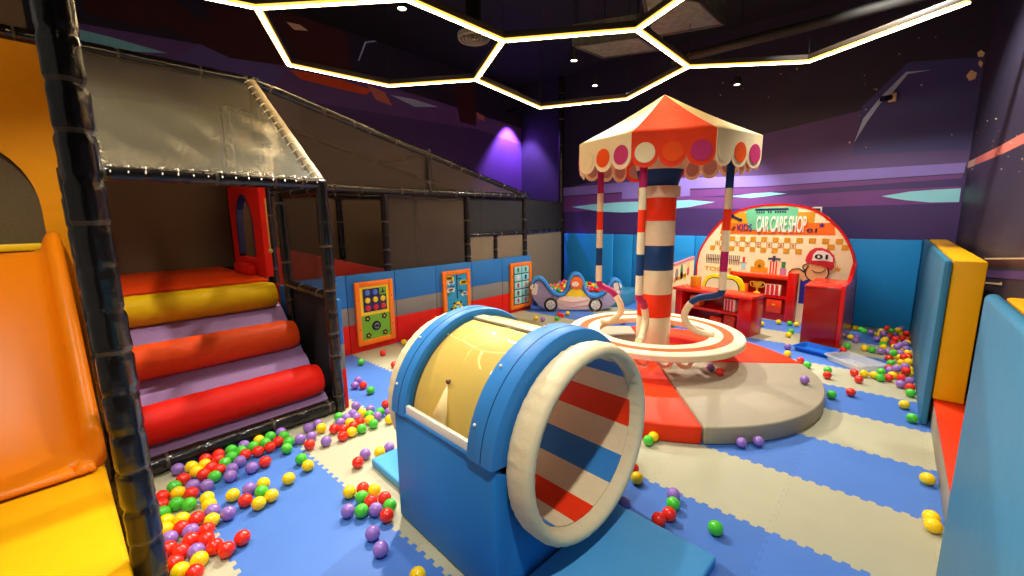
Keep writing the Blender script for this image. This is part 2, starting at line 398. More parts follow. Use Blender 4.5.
# round air vent
c = at(474, 40, 2, 3.15)
vt = thing('round_air_vent', 'round grey slotted air vent hanging beside the light bars', 'air vent', tuple(c))
VENT = mat('vent_metal', (150, 140, 118), rough=.5)
MB().lathe([(.14, .0), (.15, .012), (.15, .05), (.0, .05)], 36, M=Matrix.Translation(c)).build('housing', VENT, vt)
for k in range(4):
    r0 = .125-.03*k
    MB().lathe([(r0, .0+.004*k), (r0+.012, -.004+.004*k), (r0, .045)], 36, M=Matrix.Translation(c)).build('ring', VENT, vt)
MB().lathe([(.0, .0), (.022, .004), (.02, .05), (0, .05)], 20, M=Matrix.Translation(c)).build('hub', VENT, vt)
MB().tube([c+Vector((0, 0, .05)), (c.x, c.y, ZC)], .07, 16).build('duct', BLACK, vt)
DUCT = mat('mottled_duct_metal', (84, 86, 76), rough=.55, bump=.5, scale=14., var=.95)
for lb, qs in (('mottled grey ceiling air conditioning box hung right of the middle honeycomb', ((640, -8), (700, 0), (725, 25), (650, 38))),
               ('mottled grey ceiling air conditioning box seen inside the middle honeycomb', ((572, 46), (640, 36), (662, 50), (602, 58)))):
    P = [at(*q, 2, 3.4) for q in qs]; cc = sum(P, Vector())/4
    t = thing('ceiling_unit', lb, 'air conditioner', tuple(cc), 0)
    mb = MB(); t_ = bmesh.new(); a = [t_.verts.new(p) for p in P]; b = [t_.verts.new(p+Vector((0, 0, .22))) for p in P]
    t_.faces.new(a[::-1]); t_.faces.new(b)
    for i in range(4): t_.faces.new((a[i], a[(i+1) % 4], b[(i+1) % 4], b[i]))
    bmesh.ops.recalc_face_normals(t_, faces=t_.faces[:]); mb.add(t_).build('casing', DUCT, t)
    for i in range(4):
        MB().tube([P[i].lerp(cc, .06), P[(i+1) % 4].lerp(cc, .06)], .015, 8).build('edge_rail', STEEL, t)
    for p in P: MB().tube([p.lerp(cc, .1)+Vector((0, 0, .2)), Vector((p.x, p.y, ZC)).lerp(Vector((cc.x, cc.y, ZC)), .1)], .006, 6).build('hanging_rod', STEEL, t)
q0, q1 = at(690, 56, 2, 3.3), at(960, -14, 2, 3.3); d = (q1-q0).normalized()
tag(MB().tube([q0-d*.2, q1+d*.6], .05, 14).build('ceiling_pipe', BLACKCEIL), 'long dim pipe under the ceiling above the right light bar', 'pipe')
# little camera on the back wall
c = at(889, 97.5, 1, YB-.08)
t = thing('security_camera', 'small cream security camera on the purple back wall', 'camera', tuple(c))
MB().box((c.x-.005, YB-.075, c.z-.05), (c.x+.07, YB-.004, c.z+.05), bev=.008).build('bracket', mat('camera_cream', (222, 196, 140), rough=.5), t)
MB().tube([(c.x+.01, YB-.07, c.z), (c.x-.06, YB-.16, c.z-.02)], .034, 16).build('lens_barrel', BLACK, t)

q = at(817, 210.5, 1, YB-.03)
t = thing('wall_box', 'tiny white box on the purple wall above the right of the shop backdrop', 'socket', tuple(q))
MB().box((q.x-.06, YB-.05, q.z-.05), (q.x+.06, YB-.012, q.z+.05), bev=.008).build('case', PUREWHITE, t)
MB().box((q.x-.04, YB-.056, q.z-.03), (q.x+.04, YB-.05, q.z+.03), bev=.004).build('cover', DARK, t)
# ================================================================== WALL PADDING
# blue padding along the back wall, its stronger light put into the colour
xs = [-5.16, -4.02, -3.62, -2.5, -.78, .262]
for i in range(len(xs)-1):
    lb = ['leftmost bright blue wall pad, next to the black corner column', 'narrowest bright blue wall pad, second from the black corner column', 'bright blue wall pad directly behind the striped carousel column', 'bright blue wall pad behind the arched shop backdrop',
          'bright blue wall pad behind the ball heap in the far right corner'][i]
    tag(MB().box((xs[i]+.003, YB-.06-(.03 if i == 0 else 0), 0), (xs[i+1]-.003, YB-.006, 1.185), bev=.018).build('wall_pad', PAD_LIT), lb, 'wall pad', 'blue pads along the back wall')
# black column in the far left corner
tag(puffy(MB(), (-5.26, YB-.07, 0), (-5.26, YB-.07, ZC-.02), .055, .5, 14, 3).build('padded_column', [BLACK, TIE], angle=60), 'tall black padded column in the far left corner', 'column')
# right hand bays: pads in the dimmer-lit tone of the blue, yellow blocks, red step
tag(MB().box((.262, 4.1, 0), (.306, YB-.07, 1.2), bev=.018).build('wall_pad', PAD_DIM), 'teal pad fronting the far yellow block on the right', 'wall pad', 'teal pads on the right')
tag(MB().box((.309, 4.12, .205), (.468, YB-.08, 1.2), bev=.012).build('padded_block', YEL), 'tall yellow padded block at the right end of the back wall', 'padded block', 'yellow padded blocks')
st = thing('padded_step', 'low red padded step with grey side between the two teal pads on the right', 'step', (.42, 2.6, 0))
MB().box((.322, .4, 0), (.5, YB-.08, .17), bev=.006).build('side', GREY, st)
MB().box((.32, .4, .17), (.5, YB-.08, .2), bev=.01).build('top', SCARLET, st)
tag(MB().box((.268, .5, 0), (.312, 2.34, 1.222), bev=.02, seg=3).build('wall_pad', PAD_DIM), 'large near teal pad at the right edge of the photo', 'wall pad', 'teal pads on the right')
tag(MB().box((.316, .5, .205), (.468, 2.3, 1.218), bev=.012).build('padded_block', YEL), 'yellow padded block behind the large near teal pad', 'padded block', 'yellow padded blocks')

# ================================================================== STRIPED LOW WALL WITH GAME PANELS
W = -4.48
def striped(lo, hi, name, lb, grp, parent=None):
    """pad in three bands: red below, grey, blue on top"""
    mb = MB()
    for z0, z1, k in ((0, .335, 0), (.335, .54, 1), (.54, .905, 2)):
        mb.box((lo[0], lo[1], z0), (hi[0], hi[1], z1), k, bev=.004)
    return tag(mb.build(name, [WALLRED, WALLGREY, WALLBLUE]), lb, 'wall pad', grp)
seams = [1.56, 2.18, 2.8, 3.42, 4.07, 4.7, 5.4]
names = ['nearest the black stair post, without a game', 'carrying the game with coloured discs', 'bare, between the disc game and the cloud maze game', 'carrying the cloud maze game', 'bare, between the cloud maze and the picture grid games', 'at the far end carrying the picture grid']
for i in range(6):
    striped((W-.07, seams[i]+.004, 0), (W, seams[i+1]-.004, 0), 'low_wall_pad', 'striped low wall pad '+names[i], 'striped low wall pads')
striped((-4.4, 1.468, 0), (-3.19, 1.5, 0), 'low_wall_pad', 'striped low wall pad running from the stair post back to the low wall', 'striped low wall pads')

FR = Matrix(((0, -1, 0, W), (1, 0, 0, 0), (0, 0, 1, 0), (0, 0, 0, 1)))   # local x -> world Y, local -y -> world +X
def gframe(y0, y1, z0, z1, label):
    t = thing('game_panel', label, 'wall game', (W, (y0+y1)/2, z0))
    w = .062; mb = MB()
    mb.box((y0, -.045, z0), (y0+w, -.002, z1), bev=.012, M=FR); mb.box((y1-w, -.045, z0), (y1, -.002, z1), bev=.012, M=FR)
    mb.box((y0+w-.004, -.044, z0), (y1-w+.004, -.002, z0+w), bev=.012, M=FR); mb.box((y0+w-.004, -.044, z1-w), (y1-w+.004, -.002, z1), bev=.012, M=FR)
    mb.build('frame', GAMEFRAME, t)
    for yy in (y0+w/2, y1-w/2):
        for zz in (z0+.2, z1-.2): MB().disc((yy, zz), .006, -.048, -.04, M=FR, n=10).build('screw', STEEL, t)
    return t, w
P_ = lambda n, c, r=.4: mat('print_'+n, c, rough=r)
GREEN = P_('lime', (116, 178, 28)); PYEL = P_('yellow', (250, 214, 20)); PNAVY = P_('navy', (22, 28, 78)); PBLUE = P_('blue', (70, 120, 214)); PRED = P_('red', (220, 40, 60)); PSKY = P_('sky', (40, 150, 196)); PCYAN = P_('cyan', (150, 218, 222)); PORG = P_('orange', (242, 110, 24)); PWHITE = P_('white', (238, 236, 226)); PGOLD = P_('gold', (214, 150, 26)); PCREAM = P_('cream', (250, 230, 186)); PPURP = P_('purple', (70, 30, 110)); PGRN = P_('green', (60, 130, 70)); PSAGE = P_('sage', (104, 186, 140)); PSKIN = P_('skin', (246, 204, 150)); PBROWN = P_('brown', (120, 62, 30)); PPINK = P_('pink', (222, 130, 150)); PGREY = P_('grey', (140, 140, 146))
# 1: coloured discs above, dial and four flowers below
t, w = gframe(2.255, 2.745, .075, .82, 'orange framed wall game with coloured discs over a green dial, nearest the stairs')
y0, y1 = 2.255+w, 2.745-w
MB().box((y0, -.03, .13), (y1, -.004, .43), M=FR).build('lower_board', GREEN, t)
MB().box((y0, -.034, .425), (y1, -.004, .765), M=FR).build('upper_board', PYEL, t)
MB().box((y0+.035, -.04, .465), (y1-.035, -.03, .735), M=FR).build('disc_tray', PNAVY, t)
for i in range(3):
    for j in range(3):
        yy = y0+.085+.098*i; zz = .51+.09*j
        if i == 2 and j == 2:
            mb = MB().box((yy-.04, -.046, zz-.04), (yy+.04, -.04, zz+.04), 0, M=FR); mb.box((yy-.02, -.05, zz-.02), (yy+.025, -.046, zz+.0), 1, M=FR); mb.box((yy-.005, -.05, zz-.02), (yy+.008, -.046, zz+.03), 1, M=FR)
            mb.build('token', [GREEN, PNAVY], t); continue
        MB().lathe([(0, .016), (.026, .014), (.033, .006), (.033, 0)], 22, M=FR@Matrix.Translation((yy, -.04, zz))@Matrix.Rotation(PI/2, 4, 'X')).build('disc', [PRED, PYEL, PBLUE][j], t)
yc = (y0+y1)/2
dial = MB().lathe([(0, .012), (.05, .012), (.056, .006), (.056, 0)], 28, M=FR@Matrix.Translation((yc, -.03, .285))@Matrix.Rotation(PI/2, 4, 'X')).build('dial', DARK, t)
MB().lathe([(.022, .018), (.03, .018), (.034, .012), (.02, .012)], 24, M=FR@Matrix.Translation((yc, -.03, .285))@Matrix.Rotation(PI/2, 4, 'X'), closed_prof=True).build('dial_ring', PGREY, dial)
MB().box((yc-.03, -.052, .277), (yc+.03, -.046, .293), M=FR).build('pointer', PNAVY, dial)
for sy in (-1, 1):
    for sz in (-1, 1):
        mb = MB(); cy, cz = yc+sy*.108, .285+sz*.1
        for k in range(5): mb.disc((cy+.022*math.cos(k*1.2566), cz+.022*math.sin(k*1.2566)), .013, -.036, -.03, 0, 12, M=FR)
        mb.disc((cy, cz), .01, -.038, -.03, 1, 12, M=FR); mb.build('flower', [DARK, PYEL], t)
# 2: clouds over a yellow maze
t, w = gframe(3.51, 4.0, .075, .82, 'orange framed wall game with yellow clouds and a maze, middle of the three')
y0, y1 = 3.51+w, 4.0-w
MB().box((y0, -.03, .13), (y1, -.004, .765), M=FR).build('board', PSKY, t)
yc = (y0+y1)/2
MB().box((yc-.006, -.036, .42), (yc+.006, -.03, .765), M=FR).build('divider', DARK, t)
for cy, cz, s, m in ((y0+.05, .71, .05, PYEL), (y1-.06, .63, .05, PYEL), (y0+.075, .655, .042, PWHITE), (y0+.07, .55, .045, PWHITE), (y1-.05, .47, .04, PWHITE), (y1-.1, .5, .02, PGRN)):
    mb = MB()
    for k in range(4): mb.disc((cy+(k-1.5)*s*.6, cz+(.25*s if k in (1, 2) else 0)), s*.62, -.036, -.03, 0, 16, M=FR)
    mb.build('cloud', m, t)
for cy, cz in ((yc+.04, .70), (y0+.09, .6), (yc+.06, .53)):
    MB().box((cy-.035, -.037, cz-.006), (cy+.035, -.03, cz+.006), M=FR).build('slot', DARK, t)
MB().box((y0+.01, -.038, .48), (y0+.05, -.03, .52), M=FR).build('leaf', PGRN, t)
mb = MB()
for a, b in (((.02, .16), (.02, .22)), ((.02, .22), (.075, .22)), ((.075, .22), (.075, .29)), ((.075, .29), (.13, .29)), ((.13, .29), (.13, .36)), ((.13, .36), (.235, .36)), ((.235, .36), (.235, .29)), ((.235, .29), (.29, .29)), ((.29, .29), (.29, .22)), ((.29, .22), (.35, .22)), ((.35, .22), (.35, .16)), ((.13, .22), (.13, .16)), ((.235, .22), (.235, .16)), ((.13, .22), (.235, .22))):
    mb.box((y0+min(a[0], b[0])-.016, -.042, min(a[1], b[1])-.016), (y0+max(a[0], b[0])+.016, -.03, max(a[1], b[1])+.016), 0, M=FR)
mb.build('maze_track', PYEL, t)
MB().lathe([(0, .02), (.03, .018), (.036, .0)], 18, M=FR@Matrix.Translation((yc, -.03, .29))@Matrix.Rotation(PI/2, 4, 'X')).build('knob', PCYAN, t)
# 3: grid of picture tiles
t, w = gframe(4.86, 5.375, .06, .81, 'orange framed wall game with a grid of small picture tiles, farthest along the wall')
y0, y1 = 4.86+w+.02, 5.375-w
MB().box((y0-.01, -.03, .12), (y1+.01, -.004, .76), M=FR).build('board', DARK, t)
for i in range(2):
    for j in range(5):
        a = y0+i*(y1-y0)/2+.008; b = y0+(i+1)*(y1-y0)/2-.008; z0 = .13+j*.125
        tl = MB().box((a, -.037, z0+.008), (b, -.03, z0+.117), bev=.003, M=FR).build('picture_tile', PCYAN, t)
        m = [PRED, PORG, PGRN, PBROWN, PNAVY, PRED, PRED, PGRN, PGREY, PWHITE][(i*5+j*3) % 10]; cm, cz = (a+b)/2, z0+.06
        MB().disc((cm, cz+.012), .024, -.042, -.037, 0, 14, rz=.03, M=FR).box((cm-.018, -.041, cz-.035), (cm+.018, -.037, cz-.012), 0, M=FR).build('picture', m, tl)

# ================================================================== PLAY FRAME (posts, rails, nets, canopy, deck)
NETBR = net('brown_net', (116, 94, 70), .86); NETDK = net('dark_net', (72, 60, 48), .55); NETLT = net('pale_net', (150, 134, 106), .55); NETBK = net('black_net', (26, 25, 24), .84)
pf = thing('playhouse', 'black padded climbing frame with nets and a sloping clear vinyl canopy on the left', 'climbing frame', (-3.2, 1.42, 0))
def post(p0, p1, r=.045, seed=0): return rail('post', p0, p1, r, pf, seed)
def bar(p0, p1, r=.04, seed=0): return rail('rail', p0, p1, r, pf, seed)
o = rail('post', (-2.1, .114, 0), (-2.1, .114, 2.75), .053, pf, 1, .155, 24); o['label'] = 'nearest tall puffy black post'
post((-3.2, .125, 0), (-3.2, .125, 1.8), .045, 2)
post((-3.19, 1.42, 0), (-3.19, 1.42, 1.8), .045, 3)
post((-4.48, 1.46, .92), (-4.48, 1.46, 2.8), .045, 4)
post((-4.02, 1.42, 0), (-4.02, 1.42, 1.76), .04, 5)
for i, yy in enumerate((2.745, 4.05, 5.3)): post((-4.53, yy, 0), (-4.53, yy, 1.84 if yy != 3.4 else 2.3), .043, 10+i)
post((-4.48, 3.37, 1.86), (-4.48, 3.37, 2.38), .045, 14)
for i, yy in enumerate((1.5, 2.712, 3.94, 5.34)): post((-5.6, yy, 0), (-5.6, yy, 2.76 if i == 0 else 1.84), .04, 20+i)
post((-4.53, 4.62, .91), (-4.53, 4.62, 1.26), .03, 26)
bar((-4.48, -.95, 2.77), (-4.48, 1.45, 2.77), .045, 30)             # top of canopy, runs on over the yellow arch
bar((-3.2, .12, 1.785), (-3.2, 1.45, 1.785), .042, 31)              # lower edge of canopy
o = puffy(MB(), (-4.45, 1.43, 2.75), (-3.22, 1.43, 1.80), .038, .12, 12, 32).build('rail', [WRAP, TIE], pf, angle=60); o['label'] = 'rail wrapped in pale vinyl'             # right edge of canopy
bar((-4.45, .2, 2.75), (-3.22, .2, 1.80), .036, 33)
bar((-4.48, 1.46, 2.77), (-4.48, 5.34, 1.86), .04, 34)              # long falling ridge
bar((-4.48, 1.46, 1.86), (-4.48, 5.34, 1.86), .04, 35)
bar((-5.6, 1.5, 2.77), (-5.6, 5.34, 1.85), .036, 36)
bar((-5.6, 1.5, 1.85), (-5.6, 5.34, 1.85), .036, 37)
bar((-4.5, 3.37, 2.31), (-5.6, 3.37, 2.33), .03, 38)
bar((-3.24, 1.42, .94), (-4.0, 1.42, .96), .036, 39)
bar((-3.24, 1.42, 1.74), (-4.0, 1.42, 1.74), .03, 40)
bar((-4.53, 4.09, 1.285), (-4.53, 5.28, 1.285), .028, 41)
bar((-4.53, 5.34, 1.285), (-5.21, 7.28, 1.26), .034, 42)
bar((-4.53, 5.34, 1.83), (-5.21, 7.28, 1.83), .008, 43)
bar((-3.2, .1, .05), (-2.16, .1, .05), .034, 44)
def sheet(name, quad, m, nx=1, ny=1, amp=0., seed=0):
    a, b, c, d = [Vector(p) for p in quad]; rnd = random.Random(seed); t = bmesh.new()
    nrm = (b-a).cross(d-a).normalized(); g = []
    for j in range(ny+1):
        row = []
        for i in range(nx+1):
            u, v = i/nx, j/ny
            p = a.lerp(b, u).lerp(d.lerp(c, u), v)
            if amp:
                e = math.sin(PI*u)**.5*math.sin(PI*v)**.5 if 0 < u < 1 and 0 < v < 1 else 0
                p = p + nrm*amp*e*e*(math.sin(9*u+6*v+seed)+.8*math.sin(19*u-11*v+1.5*math.sin(5*v))*(.4+u)+.9*math.sin(3.1*v-2*u))
            row.append(t.verts.new(p))
        g.append(row)
    for j in range(ny):
        for i in range(nx): t.faces.new((g[j][i], g[j][i+1], g[j+1][i+1], g[j+1][i]))
    return MB().add(t).build(name, m, pf, angle=80, solid=.004)
def netpoly(pts, m):
    return MB().poly([Vector(p) for p in pts]).build('net_panel', m, pf, flat=True, solid=.006)
# clear vinyl canopy: see-through film, creased
vm = bpy.data.materials.new('clear_vinyl_film'); vm.use_nodes = True
n = vm.node_tree.nodes; l = vm.node_tree.links; b = n['Principled BSDF']
b.inputs['Base Color'].default_value = col(112, 110, 92); b.inputs['Roughness'].default_value = .3; b.inputs['Specular IOR Level'].default_value = .7
tr = n.new('ShaderNodeBsdfTransparent'); mx = n.new('ShaderNodeMixShader'); mx.inputs[0].default_value = .36
nz = n.new('ShaderNodeTexNoise'); nz.inputs['Scale'].default_value = 5; nz.inputs['Distortion'].default_value = 2.5; nz.inputs['Detail'].default_value = 3
tc = n.new('ShaderNodeTexCoord'); mp = n.new('ShaderNodeMapping'); mp.inputs['Scale'].default_value = (.5, 2.6, .5); mp.inputs['Rotation'].default_value = (0, .6, .35)
l.new(tc.outputs['Object'], mp.inputs[0]); l.new(mp.outputs[0], nz.inputs['Vector'])
bp = n.new('ShaderNodeBump'); bp.inputs['Strength'].default_value = .12; bp.inputs['Distance'].default_value = .04
l.new(tr.outputs[0], mx.inputs[1]); l.new(b.outputs[0], mx.inputs[2]); l.new(mx.outputs[0], n['Material Output'].inputs['Surface'])
cv = sheet('vinyl_canopy', [(-4.46, .22, 2.745), (-4.46, 1.42, 2.745), (-3.215, 1.42, 1.805), (-3.215, .22, 1.805)], vm, 60, 50, .02, 3)
mb = MB()                                                            # lacing along the canopy edges
for yy in (.245, 1.39):
    for k in range(15):
        f = (k+.5)/15; p = Vector((-4.45, yy, 2.755)).lerp(Vector((-3.22, yy, 1.815)), f); s = 1 if yy > 1 else -1
        MB().tube([p+Vector((0, -s*.03, .004)), p+Vector((0, 0, .03)), p+Vector((0, s*.045, .02))], .004, 5).build('lace_tie', PUREWHITE, cv)
for k in range(16):
    yy = .28+k*1.1/15; MB().tube([(-3.25, yy, 1.83), (-3.2, yy+.01, 1.832), (-3.155, yy, 1.79)], .004, 5).build('lace_tie', PUREWHITE, cv)
netpoly([(-4.47, 1.5, 1.86), (-4.47, 5.3, 1.86), (-4.47, 1.5, 2.74)], NETDK)
netpoly([(-5.6, 1.55, 1.85), (-5.6, 5.3, 1.85), (-5.6, 1.55, 2.74)], NETDK)
for ya, yb in ((2.79, 4.0), (4.1, 4.58), (4.66, 5.26)):
    netpoly([(-4.54, ya, .6), (-4.54, yb, .6), (-4.54, yb, 1.83 if ya < 4 else 1.27), (-4.54, ya, 1.83 if ya < 4 else 1.27)], NETDK if ya < 4 else NETLT)
netpoly([(-4.54, 4.1, 1.3), (-4.54, 5.26, 1.3), (-4.54, 5.26, 1.83), (-4.54, 4.1, 1.83)], NETBK)
netpoly([(-5.62, 1.5, .3), (-5.62, 5.34, .3), (-5.62, 5.34, 1.83), (-5.62, 1.5, 1.83)], NETBR)
netpoly([(-4.55, 5.36, .02), (-5.2, 7.26, .02), (-5.2, 7.26, 1.24), (-4.55, 5.36, 1.26)], NETLT)
netpoly([(-4.55, 5.36, 1.28), (-5.2, 7.26, 1.28), (-5.2, 7.26, 1.82), (-4.55, 5.36, 1.82)], NETBK)
netpoly([(-5.9, -.95, .98), (-5.9, 1.5, .98), (-5.9, 1.5, 2.75), (-5.9, -.95, 2.75)], NETBR)
netpoly([(-3.22, 1.44, .02), (-4.0, 1.44, .02), (-4.0, 1.44, .92), (-3.22, 1.44, .92)], NETBK)
netpoly([(-3.25, 1.43, .98), (-3.98, 1.43, .99), (-3.98, 1.43, 1.72), (-3.25, 1.43, 1.72)], net('side_net', (60, 48, 38), .42))
netpoly([(-4.5, -.95, 2.8), (-4.5, .1, 2.8), (-4.5, .1, 3.3), (-4.5, -.95, 3.3)], NETBR)
# deck at the head of the stairs
dk = MB().box((-5.86, .2, .9), (-4.3, 1.345, .965), bev=.01).build('deck', LAV, pf)
MB().box((-5.86, .2, .966), (-4.27, 1.345, 1.0), bev=.014).build('deck_mat', V('deck_orange_vinyl', (240, 72, 14)), dk)
netpoly([(-4.36, .2, 0), (-4.36, 1.34, 0), (-4.36, 1.34, .88), (-4.36, .2, .88)], NETBK)
# pull cord behind the side net
MB().tube([(-4.2, 1.36, 1.72), (-4.21, 1.362, 1.5), (-4.2, 1.36, 1.26)], .006, 6).ball((-4.2, 1.36, 1.25), .02).build('pull_cord', mat('cord_yellow', (190, 170, 70)), pf)

# red arch panel beside the deck
t = thing('arch_panel', 'red plastic panel with an arched opening at the back of the deck', 'play panel', (-4.8, 1.385, 1.0))
xs0, xs1, hx0, hx1 = -5.27, -4.33, -5.1, -4.56
def archpts(x0, x1, z0, z1, n=14):
    c = (x0+x1)/2; a = (x1-x0)/2; zr = z1-a
    return [(x0, z0)]+[(c-a*math.cos(PI*i/n), zr+a*1.25*math.sin(PI*i/n)) for i in range(n+1)]+[(x1, z0)]
ap = archpts(hx0, hx1, 1.16, 1.72)
mb = MB(); N = len(ap); y0, y1 = 1.35, 1.41
mb.box((xs0, y0, 1.003), (xs1, y1, 1.16), 0)
out = [(xs0, 1.16)]+[(xs0+(xs1-xs0)*i/(N-3), 1.87) for i in range(N-2)]+[(xs1, 1.16)]
for i in range(N-1):
    mb.prism([out[i], out[i+1], ap[i+1], ap[i]], y0, y1, 0)
mb.build('panel', WALLRED, t)
mb = MB()
for i in range(N-1):
    a, b = Vector((ap[i][0], 0, ap[i][1])), Vector((ap[i+1][0], 0, ap[i+1][1])); cc = Vector(((hx0+hx1)/2, 0, 1.45))
    mb.prism([(a.x, a.z), (b.x, b.z), (b.x+(cc.x-b.x)*.16, b.z+(cc.z-b.z)*.1), (a.x+(cc.x-a.x)*.16, a.z+(cc.z-a.z)*.1)], 1.352, 1.408)
mb.build('opening_rim', PNAVY, t)
MB().box((hx0+.05, 1.27, 1.004), (hx1-.02, 1.348, 1.11), bev=.025).build('sill_block', WALLRED, t)
# red ramp wall inside the frame
tag(MB().prism([(1.6, .3), (3.5, .3), (3.5, .72), (1.6, 1.26)], .0, .06, M=Matrix(((0, 1, 0, -5.06), (1, 0, 0, 0), (0, 0, 1, 0), (0, 0, 0, 1))), bev=.01).build('ramp_wall', mat('ramp_red', (190, 44, 28), rough=.4)), 'sloping red side wall of a ramp behind the nets', 'ramp wall')

# ================================================================== ROLLER STAIRS
rs = thing('roller_stairs', 'soft climbing stairs with red, orange and yellow rollers on a lavender ramp', 'play stairs', (-3.2, .78, 0))
Y0, Y1 = .2, 1.36
MX = Matrix(((1, 0, 0, 0), (0, 1, 0, 0), (0, 0, 1, 0), (0, 0, 0, 1)))
prof = [(-3.3, .02), (-3.262, .05), (-3.255, .1)]
k = 26
for i in range(k+1):
    f = i/k; px = -3.25-1.07*f; pz = .1+.84*f + .012*math.sin(i*1.7)
    prof.append((px, pz))
prof += [(-4.33, .88), (-4.33, .70)]
MB().prism(prof, Y0, Y1).build('ramp', LAV, rs, angle=60)
for (px, pz, r), m, lb in (((-3.32, .275, .125), V('roller_red_vinyl', (214, 24, 10), bump=.3), 'red roller'), ((-3.735, .572, .122), V('roller_orange_vinyl', (232, 76, 18), bump=.3), 'orange roller'), ((-4.13, .868, .118), V('roller_yellow_vinyl', (238, 192, 8), bump=.3), 'yellow roller')):
    pts = [(px, Y0+(Y1-.03-Y0)*i/24, pz+.002*math.sin(i*2.1)) for i in range(25)]
    def rr(i, r=r):
        e = min(i, 24-i)
        return r*(.86 if e == 0 else (.97 if e == 1 else 1))
    o = MB().tube(pts, rr, 32).build('roller', m, rs, angle=50); o['label'] = lb
kb = rail('kerb', (-3.2, .16, .06), (-3.2, 1.37, .06), .056, rs, 50, .2); kb['label'] = 'black padded kerb'

# ================================================================== SLIDE, ARCHED PANEL AND LANDING MAT
t = thing('arch_panel', 'tall yellow panel with an arched net opening above the orange slide', 'play panel', (-4.5, -.3, 0))
M = Matrix(((0, 1, 0, -4.5), (1, 0, 0, 0), (0, 0, 1, 0), (0, 0, 0, 1)))
ap = [(-.56, 1.38)]+[(-.275-.285*math.cos(PI*i/18), 1.62+.44*math.sin(PI*i/18)) for i in range(19)]+[(.01, 1.38)]
N = len(ap); mb = MB()
out = [(-.95, 1.38)]+[(-.95+(1.095)*i/(N-3), 2.72) for i in range(N-2)]+[(.145, 1.38)]
for i in range(N-1): mb.prism([out[i], out[i+1], ap[i+1], ap[i]], -.03, .03, M=M)
mb.box((-.95, -.03, .2), (.145, .03, 1.38), M=M)
mb.build('panel', V('panel_amber_vinyl', (226, 148, 4), bump=.03), t)
MB().box((-.56, -.02, 1.335), (.0, .06, 1.385), bev=.012, M=M).build('sill', PYEL, t)
MB().prism([(p[0]*.998, p[1]) for p in ap], -.026, -.02, M=M).build('opening_net', net('olive_net', (98, 84, 50), .8), t)
sl = thing('slide', 'orange plastic slide coming out of the yellow arch', 'slide', (-3.7, -.25, .2))
path = spline([(-4.42, 1.325), (-4.3, 1.285), (-4.05, 1.07), (-3.75, .76), (-3.5, .5), (-3.33, .36), (-3.2, .285), (-3.1, .25)], 6)
yl, yr = -.56, .07; rings = []
n = len(path)
for i, p in enumerate(path):
    f = i/(n-1); h = .135*(1-max(0, (f-.8)/.2)**2*.86); d = .05
    w0, w1 = yl, yr
    if f > .9: q = (f-.9)/.1; w0 += .05*q*q; w1 -= .05*q*q
    sec = [(w0, -.05), (w0, h-.03), (w0+.012, h-.008), (w0+.035, h), (w0+.06, h-.012), (w0+.075, h-.04), (w0+.1, .02), (w0+.14, 0)]
    sec += [(-.245, -.005)] + [(w1-(a-w0), b) for a, b in sec[::-1]]
    tn = (path[min(i+1, n-1)]-path[max(i-1, 0)]).normalized(); nx, nz_ = -tn.y, tn.x
    if nz_ < 0: nx, nz_ = -nx, -nz_
    kf = 1-.9*max(0, (f-.82)/.18)**1.5
    rings.append([Vector((p.x+nx*b*(kf if b > 0 else 1), a, p.y+nz_*b*(kf if b > 0 else 1))) for a, b in sec])
for k in range(1, 7):                                               # the lip rolls over and down to the mat
    e = PI/2*k/6
    rings.append([Vector((v.x+.055*math.sin(e)*(1-.35*abs((v.y+.245)/.32)**3), v.y, max(.214, v.z-(v.z-.214)*(1-math.cos(e))))) for v in rings[n-1]])
o = MB().loft(rings, closed=False).build('chute', SLIDE, sl, angle=70, solid=.012)
for s in (0, 1):
    yy = yr-.04 if s else yl+.04
    MB().box((-4.0, yy-.02, .205), (-3.96, yy+.02, 1.0)).build('support_leg', STEEL, sl)
tag(MB().box((-3.32, -1.3, 0), (-1.2, .06, .2), bev=.02, seg=3).build('landing_mat', YEL), 'thick yellow landing mat at the foot of the orange slide', 'mat')

# ================================================================== TUNNEL
TA = R(-3.5); TC = (-.88, 1.46, 0)
tn = thing('crawl_tunnel', 'blue padded crawl tunnel with a yellowed clear top and white padded mouth', 'play tunnel', TC, TA)
LX = Matrix(((0, 0, 1, 0), (1, 0, 0, 0), (0, 1, 0, .565), (0, 0, 0, 1)))   # lathe axis -> local X; lathe x -> Y, lathe y -> Z
hb = []
for i in range(25):
    a = PI+.095+(PI-.19)*i/24; hb.append((.375*math.cos(a), .565+.375*math.sin(a)))
prof = [(-.46, .004), (.46, .004), (.46, .6)]+hb[::-1]+[(-.46, .6)]
YZ = Matrix(((0, 1, 0, 0), (1, 0, 0, 0), (0, 0, 1, 0), (0, 0, 0, 1)))
BODY = V('tunnel_blue_vinyl', (40, 130, 206), bump=.06, scale=9.)
bd = MB().prism(prof, -.86, -.11, M=YZ, bev=.014).build('body', BODY, tn, angle=50, local=True)
for s in (-1, 1): MB().tube([(-.85, s*.458, .598), (-.12, s*.458, .598)], .012, 10).build('piping', BLUE, bd, local=True)
def arc_part(name, x0, x1, ri, ro, m, a0, a1, bev=.018, par=tn, n=48):
    p = [(ri, x0), (ro-bev, x0), (ro-bev*.3, x0+bev*.3), (ro, x0+bev), (ro, x1-bev), (ro-bev*.3, x1-bev*.3), (ro-bev, x1), (ri, x1)]
    return MB().lathe(p, n, M=LX, a0=R(a0), a1=R(a1), closed_prof=True).build(name, m, par, local=True, angle=40)
